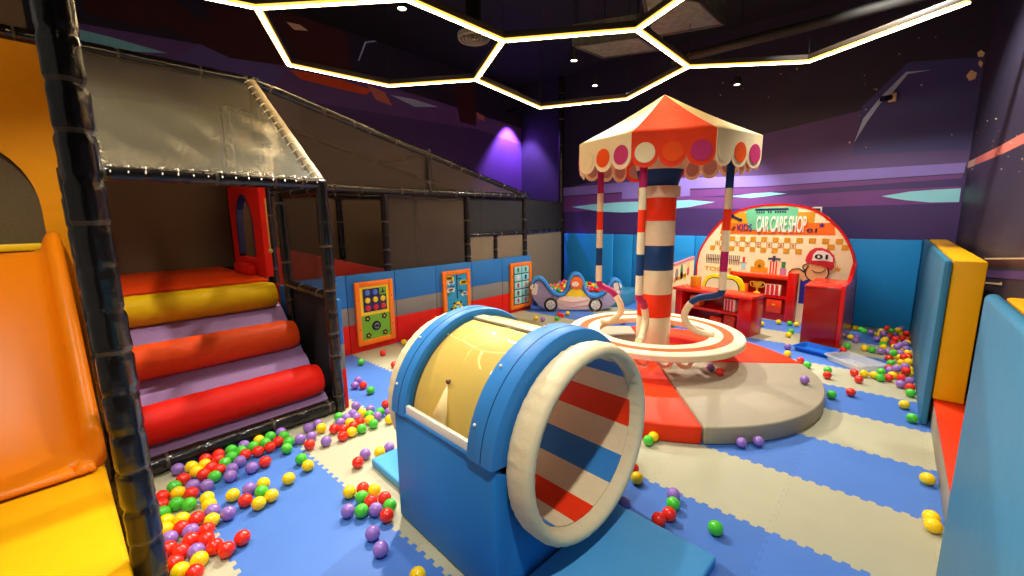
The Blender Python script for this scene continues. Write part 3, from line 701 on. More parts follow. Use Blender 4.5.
for x0, x1 in ((-.265, -.105), (-.862, -.735)):
    ar = arc_part('arch', x0, x1, .37, .478, BLUE, 3.5, 176.5)
    arc_part('seam', (x0+x1)/2+.012, (x0+x1)/2+.016, .47, .4795, NAVY, 4, 176, .0005, ar)
    for k, a in enumerate((25, 60, 95, 130, 160)):
        q = Vector((x0+.035, .479*math.cos(R(a)), .565+.479*math.sin(R(a))))
        MB().ball(q, .007, u=10, v=6).build('stud', PUREWHITE, ar, local=True)
# striped inner sleeve
bands = {0: CREAM, 1: SCARLET, 2: CREAM, 3: BLUE}
def bmf(i, j): return int(((i+.5)*360/96-12+360) % 360//22.5) % 4
MB().lathe([(.363, -.93), (.363, -.03), (.367, -.03), (.367, -.93)], 96, M=LX, mf=lambda i, j: [0, 3, 0, 1][(bmf(i, j)) % 4], closed_prof=True).build('inner_sleeve', [CREAM, SCARLET, CREAM, BLUE], tn, local=True)
# mouth rings, puckered
for xc in (-.032, -.935):
    rg = []; nn = 128
    for i in range(nn):
        a = 2*PI*i/nn; w = .0022*math.sin(i*PI*.77)+.0015*math.sin(i*1.9)
        ring = []
        for k in range(16):
            e = 2*PI*k/16; ex = abs(math.cos(e))**.8*math.copysign(1, math.cos(e)); ey = abs(math.sin(e))**.8*math.copysign(1, math.sin(e))
            rad = .4+(.031+w)*ex; ring.append(Vector((xc+.064*ey, rad*math.cos(a), .565+rad*math.sin(a))))
        rg.append(ring)
    rg.append(rg[0])
    o = MB().loft(rg, cap=False).build('mouth_ring', CREAM, tn, local=True, angle=70); o['label'] = 'white padded ring round the mouth'
# yellowed window sheets, darker under-sheet, white strips
SHEET = mat('yellowed_film', (226, 200, 118), rough=.5, bump=.05, scale=4.)
UNDER = mat('under_sheet', (92, 76, 54), rough=.35, coat=.4)
arc_part('under_sheet', -.74, -.26, .376, .43, UNDER, 5, 175, .002)
for a0, a1 in ((97.5, 172), (8, 82)): arc_part('window_sheet', -.712, -.278, .432, .437, SHEET, a0, a1, .001)
arc_part('top_strip', -.735, -.265, .432, .444, PUREWHITE, 85.5, 94.5, .002)
glass = bpy.data.materials.new('clear_sheet'); glass.use_nodes = True
n = glass.node_tree.nodes; l = glass.node_tree.links
tr = n.new('ShaderNodeBsdfTransparent'); tr.inputs[0].default_value = (.97, .95, .86, 1); gl = n.new('ShaderNodeBsdfGlossy'); gl.inputs['Roughness'].default_value = .015
lw = n.new('ShaderNodeLayerWeight'); lw.inputs['Blend'].default_value = .25; fr = n.new('ShaderNodeMath'); fr.operation = 'MULTIPLY_ADD'; fr.inputs[1].default_value = .12; fr.inputs[2].default_value = .005; l.new(lw.outputs['Facing'], fr.inputs[0]); mx = n.new('ShaderNodeMixShader')
l.new(fr.outputs[0], mx.inputs[0]); l.new(tr.outputs[0], mx.inputs[1]); l.new(gl.outputs[0], mx.inputs[2]); l.new(mx.outputs[0], n['Material Output'].inputs['Surface'])
arc_part('clear_cover', -.738, -.262, .452, .455, glass, 6, 174, .001)
for s in (-1, 1):
    MB().box((-.735, s*.452-.01, .602), (-.265, s*.452+.01, .648), bev=.003).build('edge_strip', PUREWHITE, tn, local=True)
a = R(172); fl = MB(); t_ = bmesh.new(); g = []
for (sx, da) in ((-.56, 0), (-.42, 0), (-.485, 26)):
    aa = R(174-da); g.append(t_.verts.new((sx, .4585*math.cos(aa), .565+.4585*math.sin(aa))))
t_.faces.new(g); o = fl.add(t_).build('loose_flap', CREAM, tn, local=True, solid=.002); o['label'] = 'loose white triangular flap'
MB().ball((-.488, .459*math.cos(R(147)), .565+.459*math.sin(R(147))), .012, u=12, v=8).build('grommet', mat('grommet', (110, 70, 50)), tn, local=True)
# mats before and behind
for x0, x1, lb in ((.0-.095, .42, 'light blue mat on the floor in front of the tunnel mouth'), (-1.385, -.875, 'light blue mat on the floor behind the tunnel')):
    M = Matrix.Translation(TC)@Matrix.Rotation(TA, 4, 'Z')
    tag(MB().box((x0, -.36, 0), (x1, .36, .052), bev=.012, seg=3, M=M).build('floor_mat', SKY), lb, 'mat', 'light blue tunnel mats')

# ================================================================== CAROUSEL
PC = Vector((-1.62, 3.86, 0)); PR = 1.34
for k, (a0, nm, m) in enumerate(((-53.4, 'grey quarter of the round foam base, right of the carousel, nearest the camera', GREY), (36.6, 'red quarter of the round foam base, behind the carousel on the right', SCARLET),
                                 (126.6, 'grey quarter of the round foam base, at the back left', GREY), (216.6, 'red quarter of the round foam base, behind the tunnel mouth', SCARLET))):
    mb = MB(); pts = [(.006, .006)]+[(PR*math.cos(R(.25+89.5*i/30)), PR*math.sin(R(.25+89.5*i/30))) for i in range(31)]
    M = Matrix.Translation(PC)@Matrix.Rotation(R(a0), 4, 'Z')@Matrix(((1, 0, 0, 0), (0, 0, 1, 0), (0, 1, 0, 0), (0, 0, 0, 1)))
    mb.prism([(p[0], p[1]) for p in pts], 0, .13, M=M@Matrix(((1, 0, 0, 0), (0, 1, 0, 0), (0, 0, 1, 0), (0, 0, 0, 1))), bev=.014)
    tag(mb.build('base_mat', m, angle=50), nm, 'mat', 'quarters of the round carousel base')
cr = thing('carousel', 'striped soft carousel with a red and cream scalloped canopy', 'carousel', (-1.74, 4.04, .13))
cx, cy = -1.74, 4.04
MC = Matrix.Translation((cx, cy, 0))
cm = [CREAM, SCARLET, NAVY]
zb = [(.132, 0), (.535, 1), (.765, 0), (1.0, 2), (1.24, 0), (1.475, 1), (1.69, 0)]
prof = []; pm = []
for i, (z, m) in enumerate(zb):
    z1 = zb[i+1][0] if i < len(zb)-1 else 1.70
    prof += [(.16, z+.001), (.165, z+.008), (.165, z1-.008), (.16, z1-.001)]; pm += [m]*4
prof += [(.19, 1.70), (.196, 1.715), (.196, 1.785), (.19, 1.80), (.17, 1.80), (.2, 1.90), (.215, 1.95), (.23, 2.05), (.24, 2.2)]
pm += [0, 0, 0, 0, 2, 2, 0, 0, 0]
MB().lathe(prof, 40, M=MC, mf=lambda i, j: pm[j]).build('column', cm, cr)
# bench ring with an orange band
zr = .385; rp = [(.528, zr-.045), (.528, zr-.008), (.536, zr), (.645, zr), (.735, zr), (.828, zr), (.837, zr-.01), (.837, zr-.055), (.828, zr-.064), (.54, zr-.064)]
MB().lathe(rp, 72, M=Matrix.Translation((-1.738, 4.028, 0)), mf=lambda i, j: 1 if j == 3 else 0, closed_prof=True).build('seat_ring', [CREAM, V('ring_orange_vinyl', (238, 82, 12)), NAVY], cr)
for (px, py) in ((641, 364), (663, 366), (683, 366)):
    q = at(px, py, 2, .26)
    MB().tube(spline([(q.x-.06, q.y-.02, .318), (q.x-.03, q.y, .262), (q.x+.03, q.y+.01, .25), (q.x+.06, q.y+.03, .3), (q.x+.05, q.y+.04, .32)], 5), .018, 8, squash=.5).build('strap', CREAM, cr)
# four poles bending in to the ring
for a, seq in ((-80, (3, 0, 1, 0, 2, 0, 3)), (10, (2, 0, 1, 0, 3, 0, 2)), (100, (2, 0, 1, 0, 3, 0, 2)), (190, (3, 0, 1, 0, 2, 0, 3))):
    a = R(a); ca, sa = math.cos(a), math.sin(a)
    rz_ = [(.6, 2.2-.055*i) for i in range(25)]
    bend = .3 if abs(a-R(10)) < .1 else .36
    rz_ += [(p.x, p.y) for p in spline([(.6, .86), (.575, .79), (bend+.09, .735), (bend, .62), (bend-.01, .52), (bend+.07, .43), (.47, .40), (.56, .402)], 5)]
    cuts = [1.76, 1.575, 1.385, 1.195, 1.01, .84, .69]
    def pmf(i, j, rz_=rz_, seq=seq):
        z = rz_[min(i, len(rz_)-1)][1]
        for k, c in enumerate(cuts):
            if z > c: return seq[k]
        return 0
    # split exactly at the band edges
    fine = []
    for i in range(len(rz_)-1):
        p, q = rz_[i], rz_[i+1]; fine.append(p)
        for c in cuts:
            if min(p[1], q[1]) < c < max(p[1], q[1]):
                f = (p[1]-c)/(p[1]-q[1]); fine.append((p[0]+(q[0]-p[0])*f, c))
    fine.append(rz_[-1])
    def pmf(i, j, fine=fine, seq=seq):
        z = (fine[i][1]+fine[min(i+1, len(fine)-1)][1])/2
        for k, c in enumerate(cuts):
            if z > c: return seq[k]
        return 0
    MB().tube([(cx+.005+r*ca, cy+.01+r*sa, z) for r, z in fine], .033, 14, mf=pmf).build('pole', [CREAM, SCARLET, NAVY, MAG], cr, angle=60)
# canopy roof and scalloped valance
KC = Vector((-1.762, 4.137, 0)); KR = .835; KZ = 2.187; AP = Vector((-1.75, 4.1, 2.645)); a00 = -128.86
CLOTH_R = V('canopy_red', (240, 66, 24), bump=.25, scale=9., rough=.6); CLOTH_C = V('canopy_cream', (240, 222, 176), bump=.25, scale=9., rough=.6)
cor = [KC+Vector((KR*math.cos(R(a00+45*k)), KR*math.sin(R(a00+45*k)), KZ)) for k in range(9)]
mb = MB(); t_ = bmesh.new()
for k in range(8):
    A, B = cor[k], cor[k+1]; n1 = 10
    g = []
    for j in range(n1+1):
        f = j/n1; P, Q = AP.lerp(A, f), AP.lerp(B, f); row = []
        for i in range(7):
            u = i/6; p = P.lerp(Q, u); p.z -= .035*math.sin(PI*f)*(.4+.6*math.sin(PI*u)); row.append(t_.verts.new(p))
        g.append(row)
    for j in range(n1):
        for i in range(6):
            q = [g[j][i], g[j+1][i], g[j+1][i+1], g[j][i+1]]
            f = t_.faces.new(q); f.material_index = 1 if k in (1, 5) else 0
bmesh.ops.remove_doubles(t_, verts=t_.verts[:], dist=1e-5)
cp = mb.add(t_, keep=True).build('canopy', [CLOTH_C, CLOTH_R], cr, angle=25, solid=.012)
discm = [CLOTH_C, V('disc_orange', (244, 84, 16), rough=.6), V('disc_magenta', (196, 52, 110), rough=.6)]
for k in range(8):
    A, B = cor[k], cor[k+1]; L = (B-A).length; X = (B-A).normalized(); N = X.cross(Vector((0, 0, 1))).normalized()
    if N.dot(A-KC) < 0: N = -N
    M = Matrix(((X.x, -N.x, 0, A.x), (X.y, -N.y, 0, A.y), (0, 0, 1, 0), (0, 0, 0, 1)))
    pts = [(L, KZ+.004), (0, KZ+.004)]; s = L/3
    for q in range(3):
        for i in range(13):
            a = PI+PI*i/12
            if i == 0 and q: continue
            pts.append((s*(q+.5)+s*.5*math.cos(a), 2.012+.1*math.sin(a)))
    va = MB().prism(pts, -.006+.004*(k % 2), .006, M=M).build('valance', CLOTH_R if k in (1, 5) else CLOTH_C, cp)
    for q in range(3):
        MB().disc((s*(q+.5), 2.03), .08, -.0125, -.004, M=M).build('disc', discm[q], va)
        MB().disc((s*(q+.5), 2.03), .08, .004, .0085, M=M).build('lining_disc', V('disc_lining', (190, 150, 134), rough=.6), va)

# ================================================================== FOAM CAR AND BALL PIT
KA = R(39.03)
ca = thing('foam_car', 'low foam car with wavy blue top, white hands and an orange haired driver figure', 'play car', (-4.065, 5.412, 0), KA)
top = [(-.33, .40), (-.315, .5), (-.26, .56), (-.18, .575), (-.10, .53), (-.03, .43), (.04, .34), (.11, .305), (.19, .31), (.235, .37), (.262, .46), (.29, .56), (.345, .625), (.415, .642), (.485, .61), (.535, .53), (.56, .43), (.59, .34), (.65, .285), (.74, .275), (.81, .31), (.88, .38), (.93, .46), (.98, .525), (1.04, .545), (1.10, .52), (1.14, .44), (1.15, .36)]
tp = [(p.x, p.y) for p in spline([(a, b) for a, b in top], 4)]
bot = [(1.13, .28), (1.08, .18), (.98, .08), (.86, .03), (.6, .004), (.1, .004), (-.1, .03), (-.2, .09), (-.28, .2), (-.32, .3)]
inner = [(a, b-.04) for a, b in tp]
CARL = V('car_lilac_vinyl', (168, 158, 196)); CARC = V('car_pale_vinyl', (226, 206, 186)); CARB = V('car_blue_vinyl', (66, 148, 222))
MB().prism(inner+bot, .02, .145, bev=.012).build('body', CARL, ca, local=True, angle=50)
# wavy padded top
rg = []; nt = len(tp)
for i, p in enumerate(tp):
    a, b = tp[max(0, i-1)], tp[min(nt-1, i+1)]; t = Vector((b[0]-a[0], b[1]-a[1])).normalized(); nx, nz_ = -t.y, t.x
    sec = [(-.0, -.05), (-.0, -.012), (.018, 0), (.148, 0), (.16, -.012), (.16, -.05)]
    rg.append([Vector((p[0]+nx*d, yy, p[1]+nz_*d)) for yy, d in sec])
tr_ = MB().loft(rg).build('top_trim', CARB, ca, local=True, angle=50)
MB().tube([(tp[i][0]-0, -.004, tp[i][1]-.0) for i in range(0)] or [(v[0].x, v[0].y-.001, v[0].z) for v in rg], .009, 8).build('trim_piping', mat('piping_blue', (24, 62, 120), rough=.4), tr_, local=True)
# pale middle panel with two darker folds
MB().prism([(.12, .03), (.62, .03), (.68, .12), (.60, .25), (.5, .27), (.3, .27), (.16, .25), (.06, .14)], .0, .03, bev=.008).build('door_panel', CARC, ca, local=True)
for zz in (.09, .17): MB().tube(spline([(.14, -.001, zz+.02), (.36, -.004, zz-.015), (.6, -.001, zz+.02)], 6), .007, 6).build('fold_line', PPINK, ca, local=True)
for xx, zz in ((-.005, .118), (.72, .114)):
    MW = Matrix.Translation((xx, .0, zz))@Matrix.Rotation(PI/2, 4, 'X')
    wh = MB().lathe([(.074, -.01), (.08, .03), (.092, .038), (.106, .03), (.112, .0), (.106, -.012)], 32, M=MW, closed_prof=True).build('wheel', BLACK, ca, local=True)
    hub = MB().lathe([(0, .034), (.03, .032), (.076, .024), (.076, -.006)], 28, M=MW).build('hub', PUREWHITE, wh, local=True)
    mb = MB()
    for k in range(5):
        a = 2*PI*k/5; mb.tube([(xx+.012*math.cos(a), -.036, zz+.012*math.sin(a)), (xx+.06*math.cos(a), -.031, zz+.06*math.sin(a))], .005, 6)
    mb.build('spokes', PGREY, wh, local=True)
for xx, zz, s, fl in ((-.262, .375, .075, 1), (1.055, .39, .075, -1)):
    mb = MB().disc((xx, zz), s*.62, -.004, .03, 0, 20)
    for k in range(4):
        a = R(60+32*k) if fl > 0 else R(24+32*k); mb.disc((xx+s*.8*math.cos(a), zz+s*.8*math.sin(a)), s*.3, -.006, .03, 0, 14, rz=s*.42)
    mb.disc((xx-fl*s*.1, zz-s*.75), s*.6, -.004, .03, 0, 16)
    mb.build('hand_mark', PUREWHITE, ca, local=True)
# printed driver: round orange head, pale face, yellow shirt
MB().prism([(.22, .27), (.27, .31), (.33, .36), (.37, .38), (.45, .38), (.5, .35), (.55, .3), (.6, .26), (.52, .245), (.46, .262), (.4, .235), (.34, .262), (.28, .25)], -.002, .03).build('driver_shirt', PYEL, ca, local=True)
hd = MB().disc((.41, .47), .1, -.013, .03, 0, 30, rz=.105).build('driver_head', PORG, ca, local=True)
mb = MB().disc((.39, .455), .055, -.017, -.012, 0, 24, rz=.04); mb.build('driver_face', PUREWHITE, hd, local=True)
mb = MB()
for xx in (.37, .41): mb.disc((xx, .465), .007, -.02, -.016, 0, 10)
mb.box((.372, -.02, .437), (.41, -.016, .442)); mb.build('driver_features', PGREY, hd, local=True)
# raised bed of the ball pit behind the car
PIT = [(-4.62, 5.62), (-4.25, 5.66), (-3.3, 6.46), (-3.35, 7.24), (-5.05, 7.24)]
MXY = Matrix(((1, 0, 0, 0), (0, 0, 1, 0), (0, 1, 0, 0), (0, 0, 0, 1)))
tag(MB().prism(PIT, 0, .22, M=MXY, bev=.012).build('pit_mat', PAD_DIM), 'raised teal mat under the balls behind the foam car', 'mat')

# ================================================================== CAR CARE SHOP
BA = R(-9.5)
bd = thing('shop_backdrop', 'arched cream backdrop lettered KIDS CAR CARE SHOP with a red border', 'backdrop', (-.25, 6.943, 0), BA)
arch = [(-2.2, .004), (-2.215, .7), (-2.165, .96), (-1.985, 1.27), (-1.727, 1.525), (-1.4, 1.635), (-1.05, 1.664), (-.75, 1.625), (-.544, 1.536), (-.38, 1.395), (-.242, 1.224), (-.13, .98), (-.085, .7), (-.08, .004)]
asp = [arch[0]]+[(p.x, p.y) for p in spline(arch[1:-1], 6)]+[arch[-1]]
MB().prism(asp, .0, .03).build('board', PCREAM, bd, local=True)
rg = []
for i, p in enumerate(asp):
    a, b = asp[max(0, i-1)], asp[min(len(asp)-1, i+1)]; t = Vector((b[0]-a[0], b[1]-a[1])).normalized(); nx, nz_ = -t.y, t.x
    rg.append([Vector((p[0]+nx*d, yy, p[1]+nz_*d)) for yy, d in ((-.012, -.012), (-.012, .014), (.034, .014), (.034, -.012))])
MB().loft(rg).build('border', GLOSSRED, bd, local=True)
def plate(name, pts, m, y=.0, d=.004, par=bd): return MB().prism(pts, -y-d, -y).build(name, m, par, local=True)
rect = lambda a, b, c, d: [(a, c), (b, c), (b, d), (a, d)]
plate('sign_band', [(-1.86, 1.235), (-.345, 1.245), (-.375, 1.405), (-1.84, 1.40)], PORG)
plate('sign_panel', [(-1.715, 1.40), (-.60, 1.40), (-.595, 1.55), (-1.40, 1.562), (-1.705, 1.555)], PGOLD)
plate('sign_plate', [(-1.42, 1.30), (-.84, 1.30), (-.80, 1.45), (-.80, 1.60), (-.85, 1.625), (-1.36, 1.635), (-1.46, 1.62), (-1.49, 1.55), (-1.46, 1.42)], PSAGE, .004)
plate('sign_bar', rect(-1.36, -.92, 1.585, 1.612), PNAVY, .008)
mb = MB()
for k in range(13):
    if k in (4, 7): continue
    mb.box((-1.34+.031*k, -.0115, 1.548), (-1.34+.031*k+.02, -.008, 1.572))
mb.build('sign_small_marks', PNAVY, bd, local=True)
mb = MB(); mb.box((-.06, -.012, -.014), (.06, -.004, .014), M=Matrix.Translation((-1.625, 0, 1.48))@Matrix.Rotation(R(25), 4, 'Y')); mb.disc((-1.69, 1.51), .03, -.012, -.004, 0, 14); mb.disc((-1.56, 1.45), .024, -.012, -.004, 0, 14)
mb.build('wrench_mark', PNAVY, bd, local=True)
mb = MB(); mb.box((-.05, -.012, -.018), (.02, -.004, .018), M=Matrix.Translation((-1.645, 0, 1.335))@Matrix.Rotation(R(-55), 4, 'Y')); mb.build('hammer_mark', PBROWN, bd, local=True)
text('kids_lettering', 'KIDS', -1.60, -1.385, 1.285, 1.385, -.006, PPURP, bd, .005, .02)
text('shop_lettering', 'CAR CARE SHOP', -1.325, -.685, 1.272, 1.50, -.012, PUREWHITE, bd, .006, .014)
text('number_lettering', '01', -.675, -.555, 1.275, 1.33, -.006, PNAVY, bd, .005, .02)
def star(c, r, m, y=.0, name='star_mark'):
    return plate(name, [(c[0]+(r if i % 2 == 0 else r*.45)*math.sin(PI*i/5), c[1]+(r if i % 2 == 0 else r*.45)*math.cos(PI*i/5)) for i in range(10)], m, y)
star((-.505, 1.37), .04, PPURP, .004); star((-1.80, 1.33), .03, PPURP, .004); star((-.45, 1.46), .035, PGOLD); star((-1.8, 1.42), .022, PPINK); star((-.285, .80), .045, PGOLD)
# checks: two rows of gold squares, outlined squares with stars between
for row, z in ((0, 1.127), (2, .972)):
    mb = MB()
    for k in range(14):
        sx = -2.005+.152*k
        if sx > -.2 or (row == 2 and -.72 < sx < -.32) or (row == 0 and sx < -1.95): continue
        mb.box((sx, -.004, z), (sx+.078, 0, z+.07))
    if row == 0:
        for sx in (-.42, -.265): mb.box((sx, -.004, 1.05), (sx+.078, 0, 1.12))
    mb.build('check_row', PGOLD, bd, local=True)
mb = MB(); sm = []
for k in range(12):
    sx = -2.005+.076+.152*k; z = 1.05
    if sx > -.75: continue
    for a in (rect(sx, sx+.076, z, z+.007), rect(sx, sx+.076, z+.063, z+.07), rect(sx, sx+.007, z, z+.07), rect(sx+.069, sx+.076, z, z+.07)):
        mb.prism(a, -.004, 0)
    mb.prism([(sx+.038+(.024 if i % 2 == 0 else .011)*math.sin(PI*i/5), z+.035+(.024 if i % 2 == 0 else .011)*math.cos(PI*i/5)) for i in range(10)], -.004, 0)
mb.build('star_row', P_('ochre', (190, 130, 40)), bd, local=True)
mb = MB()
for k in range(19): mb.box((-2.06+.0285*k, -.004, .755), (-2.06+.0285*k+.015, 0, .9))
mb.build('tool_bars', P_('bar_grey', (116, 100, 96)), bd, local=True)
mb = MB(); mb.box((-2.06, -.006, .825), (-1.53, -.004, .832)); mb.build('tool_line', PBROWN, bd, local=True)
text('tools_lettering', 'TOOLS', -2.075, -1.64, .635, .70, -.002, PGOLD, bd, .004, .01)
# printed bottles and bits on the shelf
for s0, s1, z0, z1, m in ((-1.50, -1.435, .70, .79, PCYAN), (-1.485, -1.45, .80, .885, PRED), (-1.52, -1.42, .79, .803, PGREY), (-1.36, -1.12, .672, .75, PGOLD), (-1.10, -.99, .665, .85, PCREAM), (-.96, -.88, .66, .755, P_('mauve', (186, 130, 176))), (-.945, -.895, .76, .85, PGRN), (-1.66, -1.565, .60, .655, GLOSSRED)):
    plate('printed_jar', rect(s0, s1, z0, z1), m, .001)
MB().disc((-1.24, .79), .075, -.006, -.001, 0, 24).build('printed_jar', PGOLD, bd, local=True); star((-1.24, .765), .03, PBROWN, .006)
mb = MB()
for k in range(3): mb.box((-1.095+.037*k, -.008, .665), (-1.075+.037*k, -.005, .85))
mb.build('jar_stripes', PRED, bd, local=True)
mb = MB(); mb.box((-1.13, -.006, .868), (-.965, -.001, .9)); mb.box((-1.07, -.006, .84), (-1.03, -.001, .93)); mb.build('tap_mark', P_('slate', (70, 84, 96)), bd, local=True)
# boy mechanic
SKIN2 = P_('tan_skin', (236, 172, 116))
plate('boy_shirt', [(-.69, .28), (-.36, .28), (-.345, .50), (-.40, .60), (-.50, .63), (-.60, .66), (-.66, .76), (-.69, .70), (-.69, .40)], P_('overall_blue', (44, 48, 160)), .001)
plate('boy_arm', [(-.845, .70), (-.80, .755), (-.72, .77), (-.64, .72), (-.60, .63), (-.66, .60), (-.72, .66), (-.84, .66)], SKIN2, .004)
plate('boy_collar', [(-.60, .60), (-.52, .645), (-.42, .60), (-.40, .52), (-.50, .56)], PRED, .005)
plate('boy_wrench', [(-.63, .52), (-.60, .57), (-.53, .56), (-.53, .52), (-.58, .53)], PWHITE, .009)
hp = [(-.507+.135*math.cos(2*PI*i/28)-.0*i, .735+.128*math.sin(2*PI*i/28)) for i in range(28)]
hd = plate('boy_head', hp, SKIN2, .006)
MB().disc((-.645, .80), .03, -.014, -.006, 0, 16, rz=.045).build('boy_ear', SKIN2, bd, local=True)
rg = [Vector((p[0], -.0115, p[1])) for p in hp[11:28]+hp[:4]]
MB().tube(rg, .008, 6).build('face_outline', DARK, bd, local=True)
MB().tube([(-.845, -.009, .70), (-.80, -.009, .757), (-.72, -.009, .773), (-.645, -.009, .725)], .007, 6).build('arm_outline', DARK, bd, local=True)
MB().tube(spline([(-.63, -.0145, .845), (-.672, -.0145, .82), (-.672, -.0145, .78), (-.635, -.0145, .755)], 5), .006, 6).build('ear_outline', DARK, bd, local=True)
MB().tube(spline([(-.565, -.0125, .765), (-.51, -.0135, .735), (-.445, -.0125, .75), (-.415, -.0125, .785)], 6), .005, 6).build('smile', DARK, bd, local=True)
plate('boy_cap', [(-.655, .88), (-.645, .945), (-.615, 1.02), (-.555, 1.068), (-.48, 1.073), (-.39, 1.04), (-.335, .98), (-.32, .90), (-.345, .86), (-.44, .88), (-.56, .865), (-.62, .85)], PRED, .010)
plate('cap_front', [(-.575, .895), (-.565, .98), (-.53, 1.03), (-.46, 1.035), (-.39, 1.005), (-.345, .95), (-.335, .89), (-.44, .905)], PWHITE, .0145)
plate('cap_visor', [(-.59, .89), (-.58, .845), (-.51, .84), (-.42, .82), (-.345, .78), (-.32, .82), (-.325, .89), (-.42, .902), (-.52, .898)], P_('visor_red', (196, 20, 34)), .0145)
text('cap_number', '01', -.545, -.395, .92, .985, -.019, DARK, bd, .003, .03)
for xx, zz in ((-.395, .62), (-.36, .61)): plate('scribble', rect(xx, xx+.03, zz-.03, zz+.02), PRED if xx > -.37 else DARK, .002)
# shelf counter in front of the board
CNT = GLOSSRED
mb = MB(); y0 = -.10
mb.box((-1.56, y0, .002), (-.80, -.022, .10), 1); mb.box((-1.56, y0, .32), (-.80, -.022, .36), 0); mb.box((-1.58, y0-.015, .60), (-.80, -.022, .655), 2, bev=.006)
mb.box((-1.56, -.04, .1), (-.80, -.022, .6), 1); mb.box((-1.56, y0, .1), (-1.50, -.03, .6), 0); mb.box((-.815, y0-.02, .002), (-.70, -.022, .705), 0, bev=.008)
sc = thing('shelf_counter', 'low red shelf counter with a gold trophy against the shop backdrop', 'counter', (-.25, 6.943, 0), BA)
mb.build('carcass', [CNT, DEEPRED, SCARLET], sc, local=True)
def rbox(parent, name, m, a, b): return MB().box(a, b, bev=.004).build(name, m, parent, local=True)
tp_ = MB().lathe([(0, .002), (.05, .002), (.048, .014), (.014, .03), (.012, .07), (.03, .09), (.062, .13), (.07, .18), (.066, .18), (.0, .12)], 24, M=Matrix.Translation((-1.22, -.072, .36))@Matrix.Diagonal((1, .35, 1, 1)))
for s in (-1, 1): tp_.tube(spline([(-1.22+s*.06, -.072, .53), (-1.22+s*.1, -.072, .52), (-1.22+s*.085, -.072, .47), (-1.22+s*.04, -.072, .455)], 5), .008, 8)
tag(tp_.build('trophy', mat('trophy_gold', (252, 184, 40), rough=.5)), 'gold trophy on the upper shelf of the red counter', 'trophy').matrix_world = Matrix.Translation((-.25, 6.943, 0))@Matrix.Rotation(BA, 4, 'Z')@Matrix.Translation(Vector((-1.22, -.072, .362)))
def shelf_item(kind, lb, cat, s0, s1, z0, z1, m, stripes=None, root=(-.25, 6.943, 0), ang=BA, ya=-.095, yb=-.045, grp=None):
    cx_ = (s0+s1)/2
    loc = Matrix.Translation(root)@Matrix.Rotation(ang, 4, 'Z')@Vector((cx_, (ya+yb)/2, z0))
    t = thing(kind, lb, cat, tuple(loc), ang, grp)
    w = (s1-s0)/2; d = (yb-ya)/2; h = z1-z0
    MB().box((-w, -d, .001), (w, d, h), bev=.006).build('case', m, t, local=True)
    if stripes is not None:
        for k in range(3): MB().box((-w+.012+k*(2*w-.024)/3+.004, -d-.003, .004), (-w+.012+(k+1)*(2*w-.024)/3-.012, -d+.002, h-.004)).build('stripe', stripes, t, local=True)
    else:
        MB().box((-.022, -d-.006, h*.55), (.022, -d+.002, h*.68), bev=.003).build('handle', PGOLD, t, local=True)
    return t
shelf_item('play_box', 'small orange box on the upper counter shelf left of the trophy', 'box', -1.475, -1.35, .362, .49, PORG)
shelf_item('striped_box', 'red and cream striped box on the upper counter shelf right of the trophy', 'box', -1.10, -.9, .362, .52, PCREAM, PRED)
shelf_item('play_box', 'orange box on the lower shelf of the red counter, left', 'box', -1.32, -1.14, .102, .27, PORG)
shelf_item('play_box', 'scarlet box on the lower shelf of the red counter, right', 'box', -1.07, -.87, .102, .3, mat('scarlet_box', (226, 54, 14), rough=.4))
# yellow toy cab behind the desk
MY = Matrix.Translation((-.25, 6.943, 0))@Matrix.Rotation(BA, 4, 'Z')
cab = thing('toy_cab', 'yellow toy car cab with two cream windows standing behind the red desk', 'toy car', tuple(MY@Vector((-1.62, -.3, 0))), BA)
mb = MB(); prof = [(-.34, .002), (.33, .002), (.33, .38), (.31, .50), (.26, .585), (.18, .62), (-.16, .62), (-.25, .585), (-.31, .48), (-.34, .38)]
mb.prism(prof, -.03, .03, bev=.012).build('cab_front', mat('cab_yellow', (250, 200, 8), rough=.3), cab, local=True)
for s in (-1, 1):
    w = [(s*.03, .40), (s*.03, .575), (s*.15, .575), (s*.215, .54), (s*.255, .47), (s*.265, .40)]
    f = MB().prism(w, -.037, -.028).build('window', DARK, cab, local=True)
    c_ = Vector((s*.14, .48)); MB().prism([((p[0]-c_.x)*.86+c_.x, (p[1]-c_.y)*.86+c_.y) for p in w], -.041, -.035).build('pane', PCREAM, f, local=True)
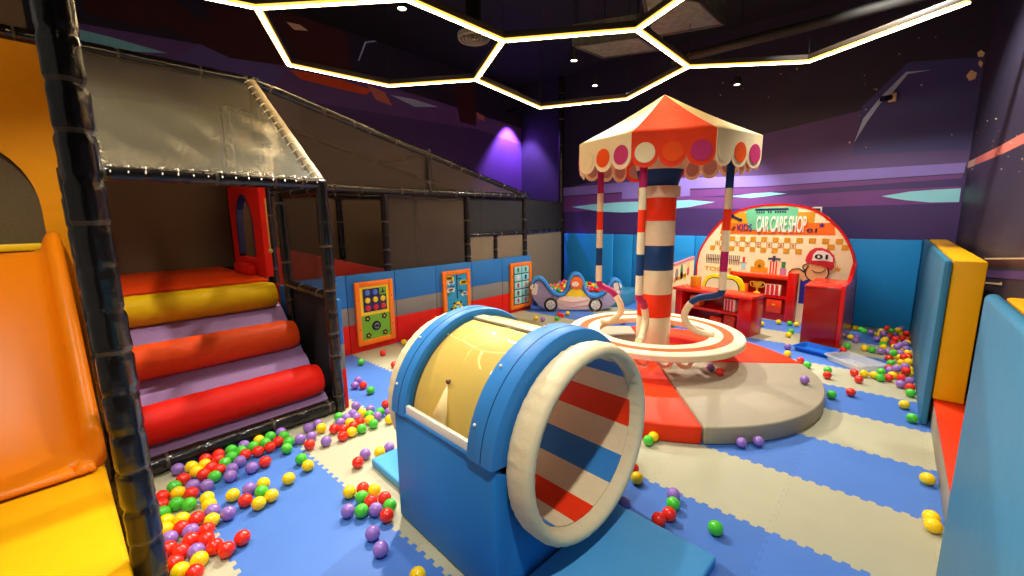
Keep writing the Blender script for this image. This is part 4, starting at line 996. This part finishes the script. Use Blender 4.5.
# front desk
DA = R(-11.5); DL = (-1.235, 5.775, 0)
dk = thing('play_desk', 'long red play desk with open shelves in front of the backdrop', 'desk', DL, DA)
mb = MB(); L = 1.05; dp = .31; H = .51
mb.box((-.17, .0, .002), (-.002, dp, H-.03), 0, bev=.006); mb.box((-L, 0, .002), (-L+.1, dp, H-.03), 0, bev=.006)
mb.box((-L+.05, dp-.03, .002), (-.1, dp, H-.03), 1); mb.box((-L+.05, .02, .002), (-.1, dp, .06), 1); mb.box((-L+.05, .03, .24), (-.1, dp, .275), 0)
mb.build('carcass', [GLOSSRED, DEEPRED], dk, local=True)
MB().box((-L-.03, -.035, H-.03), (.012, dp+.02, H+.012), bev=.01).build('desk_top', mat('desk_top_laminate', (232, 44, 16), rough=.2), dk, local=True)
for lb, a0, a1, z0, z1, m, st in (('orange box on the upper desk shelf, left end', -.86, -.72, .277, .42, PORG, None), ('red and cream striped box on the upper desk shelf, right end', -.38, -.235, .277, .44, PCREAM, PRED),
                                  ('low scarlet box on the lower desk shelf, middle', -.56, -.4, .062, .17, mat('scarlet_box', (226, 54, 14), rough=.4), None), ('tall scarlet box on the lower desk shelf, right end', -.37, -.225, .062, .22, mat('scarlet_box', (226, 54, 14), rough=.4), None)):
    shelf_item('striped_box' if st else 'play_box', lb, 'box', a0, a1, z0, z1, m, st, DL, DA, .06, .2)
shelf_item('play_box', 'plain amber box standing on top of the red desk', 'box', -.93, -.82, H+.013, H+.16, PGOLD, None, DL, DA, .16, .26)
# printed side wing left of the desk
wg = thing('shop_side_wing', 'cream printed side wing with pink edge left of the red desk', 'panel', (-2.43, 6.35, 0))
MWG = Matrix(((0, -1, 0, -2.43), (1, 0, 0, 0), (0, 0, 1, 0), (0, 0, 0, 1)))
MB().prism([(6.3, .002), (7.16, .002), (7.16, .85), (6.3, .80)], 0, .03, M=MWG).build('board', PCREAM, wg)
MB().prism([(6.3, .78), (7.16, .83), (7.16, .86), (6.3, .81)], -.008, .034, M=MWG).build('top_edge', PPINK, wg)
MB().prism([(6.32, .53), (6.8, .57), (6.8, .62), (6.32, .58)], -.004, 0, M=MWG).build('print_strip', PGOLD, wg)
for a, z, w, h, m, nm in ((6.42, .64, .06, .09, PGREY, 'print_meter'), (6.62, .66, .05, .12, PGRN, 'print_plant'), (6.62, .6, .06, .06, PBROWN, 'print_pot'), (6.9, .745, .055, .06, PSKIN, 'print_face'), (6.9, .64, .05, .07, PRED, 'print_shirt'), (6.78, .57, .05, .05, PYEL, 'print_bucket')):
    MB().disc((a, z), w, -.004, 0, 0, 20, rz=h, M=MWG).build(nm, m, wg)
# right counter with curved wing
ct = thing('red_counter', 'glossy red counter with a curved side wing at the right of the shop', 'counter', (-.54, 5.87, 0), R(-2))
mb = MB(); mb.box((-.185, 0, .002), (.15, .72, .69), bev=.008); mb.build('cabinet', DEEPRED, ct, local=True)
MB().box((-.19, -.01, .69), (.15, .72, .712), bev=.008).build('counter_top', mat('counter_top_laminate', (236, 40, 24), rough=.2), ct, local=True)
wp = [(-.02, .002), (.93, .002), (.93, .9)]+[(p.x, p.y) for p in spline([(.925, .9), (.82, .925), (.68, .87), (.5, .77), (.28, .73), (.1, .735), (-.02, .73)], 5)]
MB().prism(wp, .152, .195, M=YZ, bev=.006).build('wing', GLOSSRED, ct, local=True)
# trays on the floor
TB = mat('tray_blue_plastic', (20, 110, 214), rough=.2)
def tray(name, lb, c, rz, L, Wd, h, m):
    t = thing(name, lb, 'tray', c, rz)
    def rr(l, w, r, z): return [Vector((sx*(l-r)+r*math.cos(a), sy*(w-r)+r*math.sin(a), z)) for sx, sy, a0 in ((1, 1, 0), (-1, 1, 90), (-1, -1, 180), (1, -1, 270)) for a in [R(a0+30*k) for k in range(4)]]
    l, w = L/2, Wd/2
    rg = [rr(l*.9, w*.88, .02, .003), rr(l*.985, w*.97, .03, h), rr(l+.012, w+.012, .04, h), rr(l+.014, w+.014, .04, h-.012), rr(l+.004, w+.004, .036, h-.012), rr(l*.97, w*.95, .03, h-.01), rr(l*.88, w*.86, .02, .009)]
    rg2 = [rg[6], [v+Vector((0, 0, 0)) for v in rg[5]], rr(l*.985-.006, w*.97-.006, .03, h-.001), rg[1], rg[2], rg[3], rg[4], rr(l*.93, w*.9, .02, .02), rg[0]]
    MB().loft([rg[0], rr(l*1.0, w*.985, .03, h-.012), rg[3], rg[2], rr(l*.985, w*.97, .03, h), rr(l*.885, w*.865, .02, .009)]).build('shell', m, t, local=True)
    return t
tray('plastic_tray', 'shallow bright blue plastic tray on the floor before the red counter', (-.535, 5.62, 0), R(-20), .34, .27, .055, TB)
clr = bpy.data.materials.new('clear_plastic'); clr.use_nodes = True
n = clr.node_tree.nodes; l = clr.node_tree.links; b = n['Principled BSDF']; b.inputs['Base Color'].default_value = col(226, 224, 214); b.inputs['Roughness'].default_value = .15
tr = n.new('ShaderNodeBsdfTransparent'); mx = n.new('ShaderNodeMixShader'); mx.inputs[0].default_value = .38
l.new(tr.outputs[0], mx.inputs[1]); l.new(b.outputs[0], mx.inputs[2]); l.new(mx.outputs[0], n['Material Output'].inputs['Surface'])
tray('plastic_tray', 'clear plastic tray on the beige tiles right of the blue tray', (-.185, 5.36, 0), R(-42), .40, .30, .07, clr)

# ================================================================== BALLS
BR = .035
BM = {k: mat('ball_'+n_, c, rough=.24, coat=.25) for k, n_, c in (('R', 'red', (240, 44, 24)), ('Y', 'yellow', (252, 210, 10)), ('G', 'green', (72, 196, 50)), ('P', 'purple', (146, 110, 190)))}
BN = dict(R='red', Y='yellow', G='green', P='purple')
bmesh_ball = {}
for k in BM:
    t_ = bmesh.new(); bmesh.ops.create_uvsphere(t_, u_segments=24, v_segments=14, radius=BR)
    # moulding seam round the equator
    for v in t_.verts:
        if abs(v.co.z) < 1e-4: v.co *= 1.012
    me = bpy.data.meshes.new('ball_'+BN[k]); t_.to_mesh(me); t_.free(); me.materials.append(BM[k])
    for p in me.polygons: p.use_smooth = True
    bmesh_ball[k] = me
BALLS = {
 'stairs': 'P-3.1,0.359 Y-3.066,0.421 Y-2.982,0.429 R-3.1,0.5 Y-3.032,0.482 R-2.912,0.451 G-2.836,0.488 R-2.963,0.5 R-3.031,0.554 R-3.1,0.57 R-2.898,0.526 P-2.852,0.58 P-2.773,0.553 G-2.955,0.57 G-3.005,0.619 G-3.1,0.641 G-3.038,0.682 P-3.1,0.715 P-2.906,0.638 R-2.948,0.359 G-2.896,0.309 P-2.828,0.381 P-2.769,0.435 Y-2.814,0.312 R-2.75,0.36 R-2.838,0.246 G-3.04,0.753 R-2.967,0.686 Y-3.1,0.806 G-3.027,0.822 R-2.948,0.754 R-2.944,0.824 G-3.096,0.876 P-3.1,0.947 G-3.03,0.94 R-2.979,0.886 G-2.921,0.932 G-2.842,0.892 P-2.772,0.665 R-2.779,0.741 P-2.552,0.587 R-2.454,0.541 Y-2.543,0.657 G-2.469,0.624 Y-2.391,0.65 Y-2.374,0.581 Y-2.483,0.772 G-2.639,0.904 Y-2.533,0.902',
 'post': 'R-2.75,0.23 G-2.703,0.286 G-2.649,0.331 G-2.668,0.224 Y-2.635,0.408 Y-2.56,0.401 P-2.49,0.401 Y-2.41,0.38 P-2.407,0.45 Y-2.557,0.509 Y-2.577,0.224 Y-2.534,0.279 R-2.484,0.331 Y-2.505,0.209 R-2.461,0.264 P-2.395,0.29 P-2.414,0.211 R-2.349,0.344 R-2.326,0.277 R-2.275,0.327 R-2.336,0.195 R-2.274,0.229 R-2.193,0.342 R-2.13,0.373 P-2.223,0.277 R-2.212,0.196 Y-2.152,0.275 Y-2.142,0.205 R-2.083,0.244 R-2.158,0.445',
 'mid': 'P-3.021,1.104 P-3.028,1.175 Y-2.945,1.165 P-2.9,0.999 P-2.875,1.065 R-2.775,1.012 P-2.735,1.105 R-2.862,1.221 R-2.804,1.261 R-2.716,1.213 Y-2.723,1.283 G-2.713,1.353 Y-2.866,1.342 R-2.794,1.331 R-2.821,1.397 P-2.92,1.296 G-3.018,1.33 P-2.954,1.361 P-2.988,1.427 P-2.909,1.416 Y-2.942,1.48 G-2.87,1.503 P-2.956,1.557 Y-2.793,1.461 G-2.716,1.448 P-2.804,1.531 G-2.853,1.584 R-2.94,1.688 P-2.799,1.63 Y-2.689,1.566 P-3.1,1.513 P-2.384,1.2 Y-2.334,1.273 P-2.335,1.344 R-2.332,1.122',
 'tunnel': 'Y-2.098,0.948 R-2.068,1.012 Y-2.007,1.048 G-2.004,0.971 R-1.934,0.985 R-1.903,1.049 P-1.958,0.869 G-1.905,0.916 P-1.858,0.969 G-1.829,1.035 R-1.775,0.984 P-1.717,0.872 P-1.6,0.845 Y-1.352,0.871',
 'wall': 'G-4.06,2.073 P-3.606,1.8 P-3.513,1.72 R-3.455,1.769 G-3.296,1.754 R-4.153,2.389 Y-4.343,2.789 R-3.721,2.26',
 'front': 'R-1.023,2.178 Y-0.964,2.107 P-0.749,2.101 G-0.722,2.025 R-0.706,1.935 R-0.73,1.864 G-0.501,1.987 P-0.914,1.856',
 'padedge': 'Y-1.088,2.614 G-1.093,2.543 P-0.62,2.92 P-0.54,3.011',
 'pad': 'P-1.122,3.889 R-1.024,3.826 P-0.44,4.077',
 'tray': 'P-0.787,5.522 Y-0.74,5.237 R-0.598,5.062 G-0.526,4.959 G-0.355,4.9 R-0.344,4.743 R-0.161,4.983 R-0.118,4.8',
 'shop': 'Y-1.254,6.5 G-1.404,6.86 Y-1.098,6.86 G-0.966,6.86 Y-0.885,6.86 G-0.876,6.298 Y-0.872,6.106',
 'pile': 'G-0.285,5.983 R-0.304,5.761 P-0.228,6.311 Y-0.285,6.45 Y-0.27,7.024 G0.224,4.694 R0.224,4.853 P0.164,4.892 P0.224,5.048 R0.17,5.094 Y0.107,5.126 R0.081,5.023 G0.028,4.974 G0.028,5.177 P0.148,5.329 Y0.138,5.403 P0.09,5.281 R0.081,5.351 Y0.224,5.275 Y0.224,5.435 Y0.156,5.256 R0.212,5.517 Y0.224,5.667 Y0.168,5.622 Y0.152,5.815 Y0.203,5.864 R0.224,5.932 Y0.221,6.076 G0.093,5.547 R0.078,5.729 Y0.119,5.883 Y0.155,6.16 P0.158,6.017 P0.067,6.002 P0.005,5.969 Y0.022,6.18 P0.169,6.404 Y0.224,6.567 Y0.224,6.854 P0.154,6.722 R0.073,6.811 Y0.171,6.989 P0.117,6.928 R0.1,6.42 Y0.033,6.582 Y-0.015,7.029 Y-0.043,6.795 P-0.046,6.554 R0.224,6.713 Y-0.133,6.012 G-0.068,5.976 G-0.211,6.967 G-0.176,6.883 P-0.107,6.865 P-0.225,6.488 Y-0.09,5.012 Y-0.021,5.025 R-0.149,4.399 Y0.183,4.366',
 'edge': 'G-0.263,4.235 G0.224,4.103 Y0.272,3.178 Y0.271,2.762 Y0.274,2.691',
 'car': 'R-3.766,5.211 R-3.667,5.166 Y-3.695,5.354 G-3.618,4.966 P-3.744,4.785 Y-3.876,4.787 P-2.749,5.383',
 'column': 'R-3.562,7.201 Y-3.704,7.293 Y-3.237,6.951 R-3.329,7.062 G-3.122,6.749 R-3.418,7.289 Y-2.169,5.706',
}

WHERE = {'stairs': 'in the heap along the foot of the roller stairs', 'post': 'in the heap beside the nearest black post', 'mid': 'on the tiles between stairs and tunnel',
         'tunnel': 'beside the blue side of the tunnel', 'wall': 'on the floor before the striped low wall', 'front': 'on the blue tiles beside the tunnel mouth mat', 'padedge': 'touching the front rim of the round carousel base',
         'pad': 'lying on the grey round carousel base', 'tray': 'on the floor around the two plastic trays', 'shop': 'on the floor inside the car care shop', 'pile': 'in the big heap in the far right corner',
         'edge': 'along the right edge of the floor', 'car': 'on the floor in front of the foam car', 'column': 'on the floor behind the carousel column', 'pit': 'in the ball pit behind the foam car'}
ORD = 'first second third fourth fifth sixth seventh eighth ninth tenth eleventh twelfth thirteenth fourteenth fifteenth sixteenth seventeenth eighteenth nineteenth twentieth'.split()
rows = {}
for zn, s in BALLS.items():
    for w in s.split():
        c = w[0]; x, y = map(float, w[1:].split(',')); rows.setdefault(zn, []).append((c, max(-3.105, min(x, .282)) if zn != 'wall' and zn != 'column' and zn != 'car' else x, y-.1 if zn == 'shop' and y > 6.8 else y, BR+(.13 if zn == 'pad' else 0)))
up_ = random.Random(5); got = []
while len(got) < 24:                                                 # upper layer of the corner heap
    x, y = up_.uniform(.0, .215), up_.uniform(5.15, 7.1)
    if y < 6.2 and x < .1: continue
    if all((x-a)**2+(y-b)**2 > .0056 for a, b in got): got.append((x, y)); rows['pile'].append((up_.choice('YYPRYPGR'), x, y, max([BR]+[q[3]+math.sqrt(max(0, .0704**2-(x-q[1])**2-(y-q[2])**2)) for q in rows['pile'] if (x-q[1])**2+(y-q[2])**2 < .0704**2])))
# the pit is filled over its raised mat
rnd = random.Random(11); cand = []
def inpoly(x, y, P):
    s = False; j = len(P)-1
    for i in range(len(P)):
        if (P[i][1] > y) != (P[j][1] > y) and x < (P[j][0]-P[i][0])*(y-P[i][1])/(P[j][1]-P[i][1])+P[i][0]: s = not s
        j = i
    return s
pc = Vector((sum(p[0] for p in PIT)/5, sum(p[1] for p in PIT)/5))
SH = [(pc.x+(p[0]-pc.x)*.9, pc.y+(p[1]-pc.y)*.9) for p in PIT]
for j in range(26):
    for i in range(30):
        x = -5.05+.0745*i+(.037 if j % 2 else 0); y = 5.55+.0648*j
        if inpoly(x, y, SH): cand.append((x, y))
vis = [q for q in cand if (543 < seen((q[0], q[1], .26))[0] < 569 and q[1] < 7.0) or (585 < seen((q[0], q[1], .26))[0] < 604 and q[1] < 7.0)]
rnd.shuffle(vis); vis = vis[:92]
for q in vis: rows.setdefault('pit', []).append((rnd.choice('RYGPRYG'), q[0], q[1], .22+BR))
byp = {}
for zn, L in rows.items():
    for c in 'RYGP':
        G = sorted([q for q in L if q[0] == c], key=lambda q: seen(q[1:])[0])
        parts = [G]
        if len(G) > 8:                                               # large heaps: split into the nearer and the farther half
            H = sorted(G, key=lambda q: -seen(q[1:])[1]); h = (len(H)+1)//2
            parts = [sorted(H[:h], key=lambda q: seen(q[1:])[0]), sorted(H[h:], key=lambda q: seen(q[1:])[0])]
        for pi, g in enumerate(parts):
            half = '' if len(parts) == 1 else (' nearer' if pi == 0 else ' farther')
            for i, q in enumerate(g):
                if len(g) == 1: lb = 'single%s %s plastic ball %s' % (half, BN[c], WHERE[zn])
                elif i == 0: lb = 'leftmost%s %s ball %s' % (half, BN[c], WHERE[zn])
                elif i == len(g)-1: lb = 'rightmost%s %s ball %s' % (half, BN[c], WHERE[zn])
                else: lb = '%s%s %s ball from left %s' % (ORD[i], half, BN[c], WHERE[zn])
                o = bpy.data.objects.new('plastic_ball', bmesh_ball[c]); C.objects.link(o)
                o.location = q[1:]; o.rotation_euler = (rnd.uniform(0, 6), rnd.uniform(0, 6), 0)
                tag(o, lb, 'ball', 'plastic balls '+WHERE[zn])

# ================================================================== LIGHT
for px, py, z, lb, aim, e, an in ((402, 9, 3.5, 'bright hanging spotlight inside the left honeycomb', (-1.9, 1.5, 0), 420, 80),
                                  (574, 61, 3.5, 'larger spotlight inside the middle honeycomb', (-1.2, 2.8, 0), 330, 80),
                                  (595, 86, 3.5, 'lower, smaller spotlight inside the middle honeycomb', (-1.3, 3.4, 0), 460, 54),
                                  (737, 85, 3.25, 'small spotlight hanging right of the striped canopy', (-2.9, 6.1, 0), 300, 118)):
    spot_fixture(at(px, py, 2, z), lb, e, aim, an)
for p, aim, e, an, lb in (((-1.7, 1.6, 3.5), (-1.2, 2.0, 0), 70, 95, 'unseen fill spotlight added above the tunnel'), ((-.2, .2, 3.4), (-.6, 1.8, 0), 185, 100, 'ceiling spotlight above the near right floor'),  # the tunnel spotlight is unseen, added to light the near area
                          ((-2.6, -.3, 3.5), (-3.3, .4, .4), 130, 90, 'unseen fill spotlight added above the yellow landing mat'), ((-.3, 4.6, 3.5), (-.2, 5.7, .3), 190, 120, 'unseen fill spotlight added above the right hand pads')):  # both unseen spotlights are added to brighten the slide side and right corner
    spot_fixture(p, lb, e, aim, an)
# violet wall washer high in the left corner
p = Vector((XL+.3, 6.95, 3.72))
t = thing('wall_washer_lamp', 'violet wall washer lamp on the wall in the far left corner', 'lamp', tuple(p))
MB().lathe([(0, .06), (.05, .055), (.055, 0), (.045, 0), (.04, .02), (0, .025)], 20, M=Matrix.Translation(p)).build('housing', BLACK, t)
MB().box((XL+.01, 6.92, 3.74), (XL+.26, 6.98, 3.78), bev=.005).build('bracket', BLACK, t)
ld = bpy.data.lights.new('violet', 'SPOT'); ld.energy = 400; ld.spot_size = R(84); ld.spot_blend = .5; ld.color = (.5, .24, 1); ld.shadow_soft_size = .05
lo = bpy.data.objects.new('violet_beam', ld); C.objects.link(lo); lo.matrix_world = Matrix.Translation(p+Vector((0, 0, -.03)))@Vector((-.1, .02, -1)).to_track_quat('-Z', 'Y').to_matrix().to_4x4()
lo.parent = t; lo.matrix_parent_inverse = Matrix.Translation(-p)

w = bpy.data.worlds.new('world'); bpy.context.scene.world = w; w.use_nodes = True
w.node_tree.nodes['Background'].inputs[0].default_value = (1, .9, .78, 1); w.node_tree.nodes['Background'].inputs[1].default_value = .13
sc_ = bpy.context.scene; vs = sc_.view_settings
vs.view_transform = 'Standard'; vs.look = 'None'; vs.gamma = 1; vs.use_curve_mapping = False; vs.exposure = .6
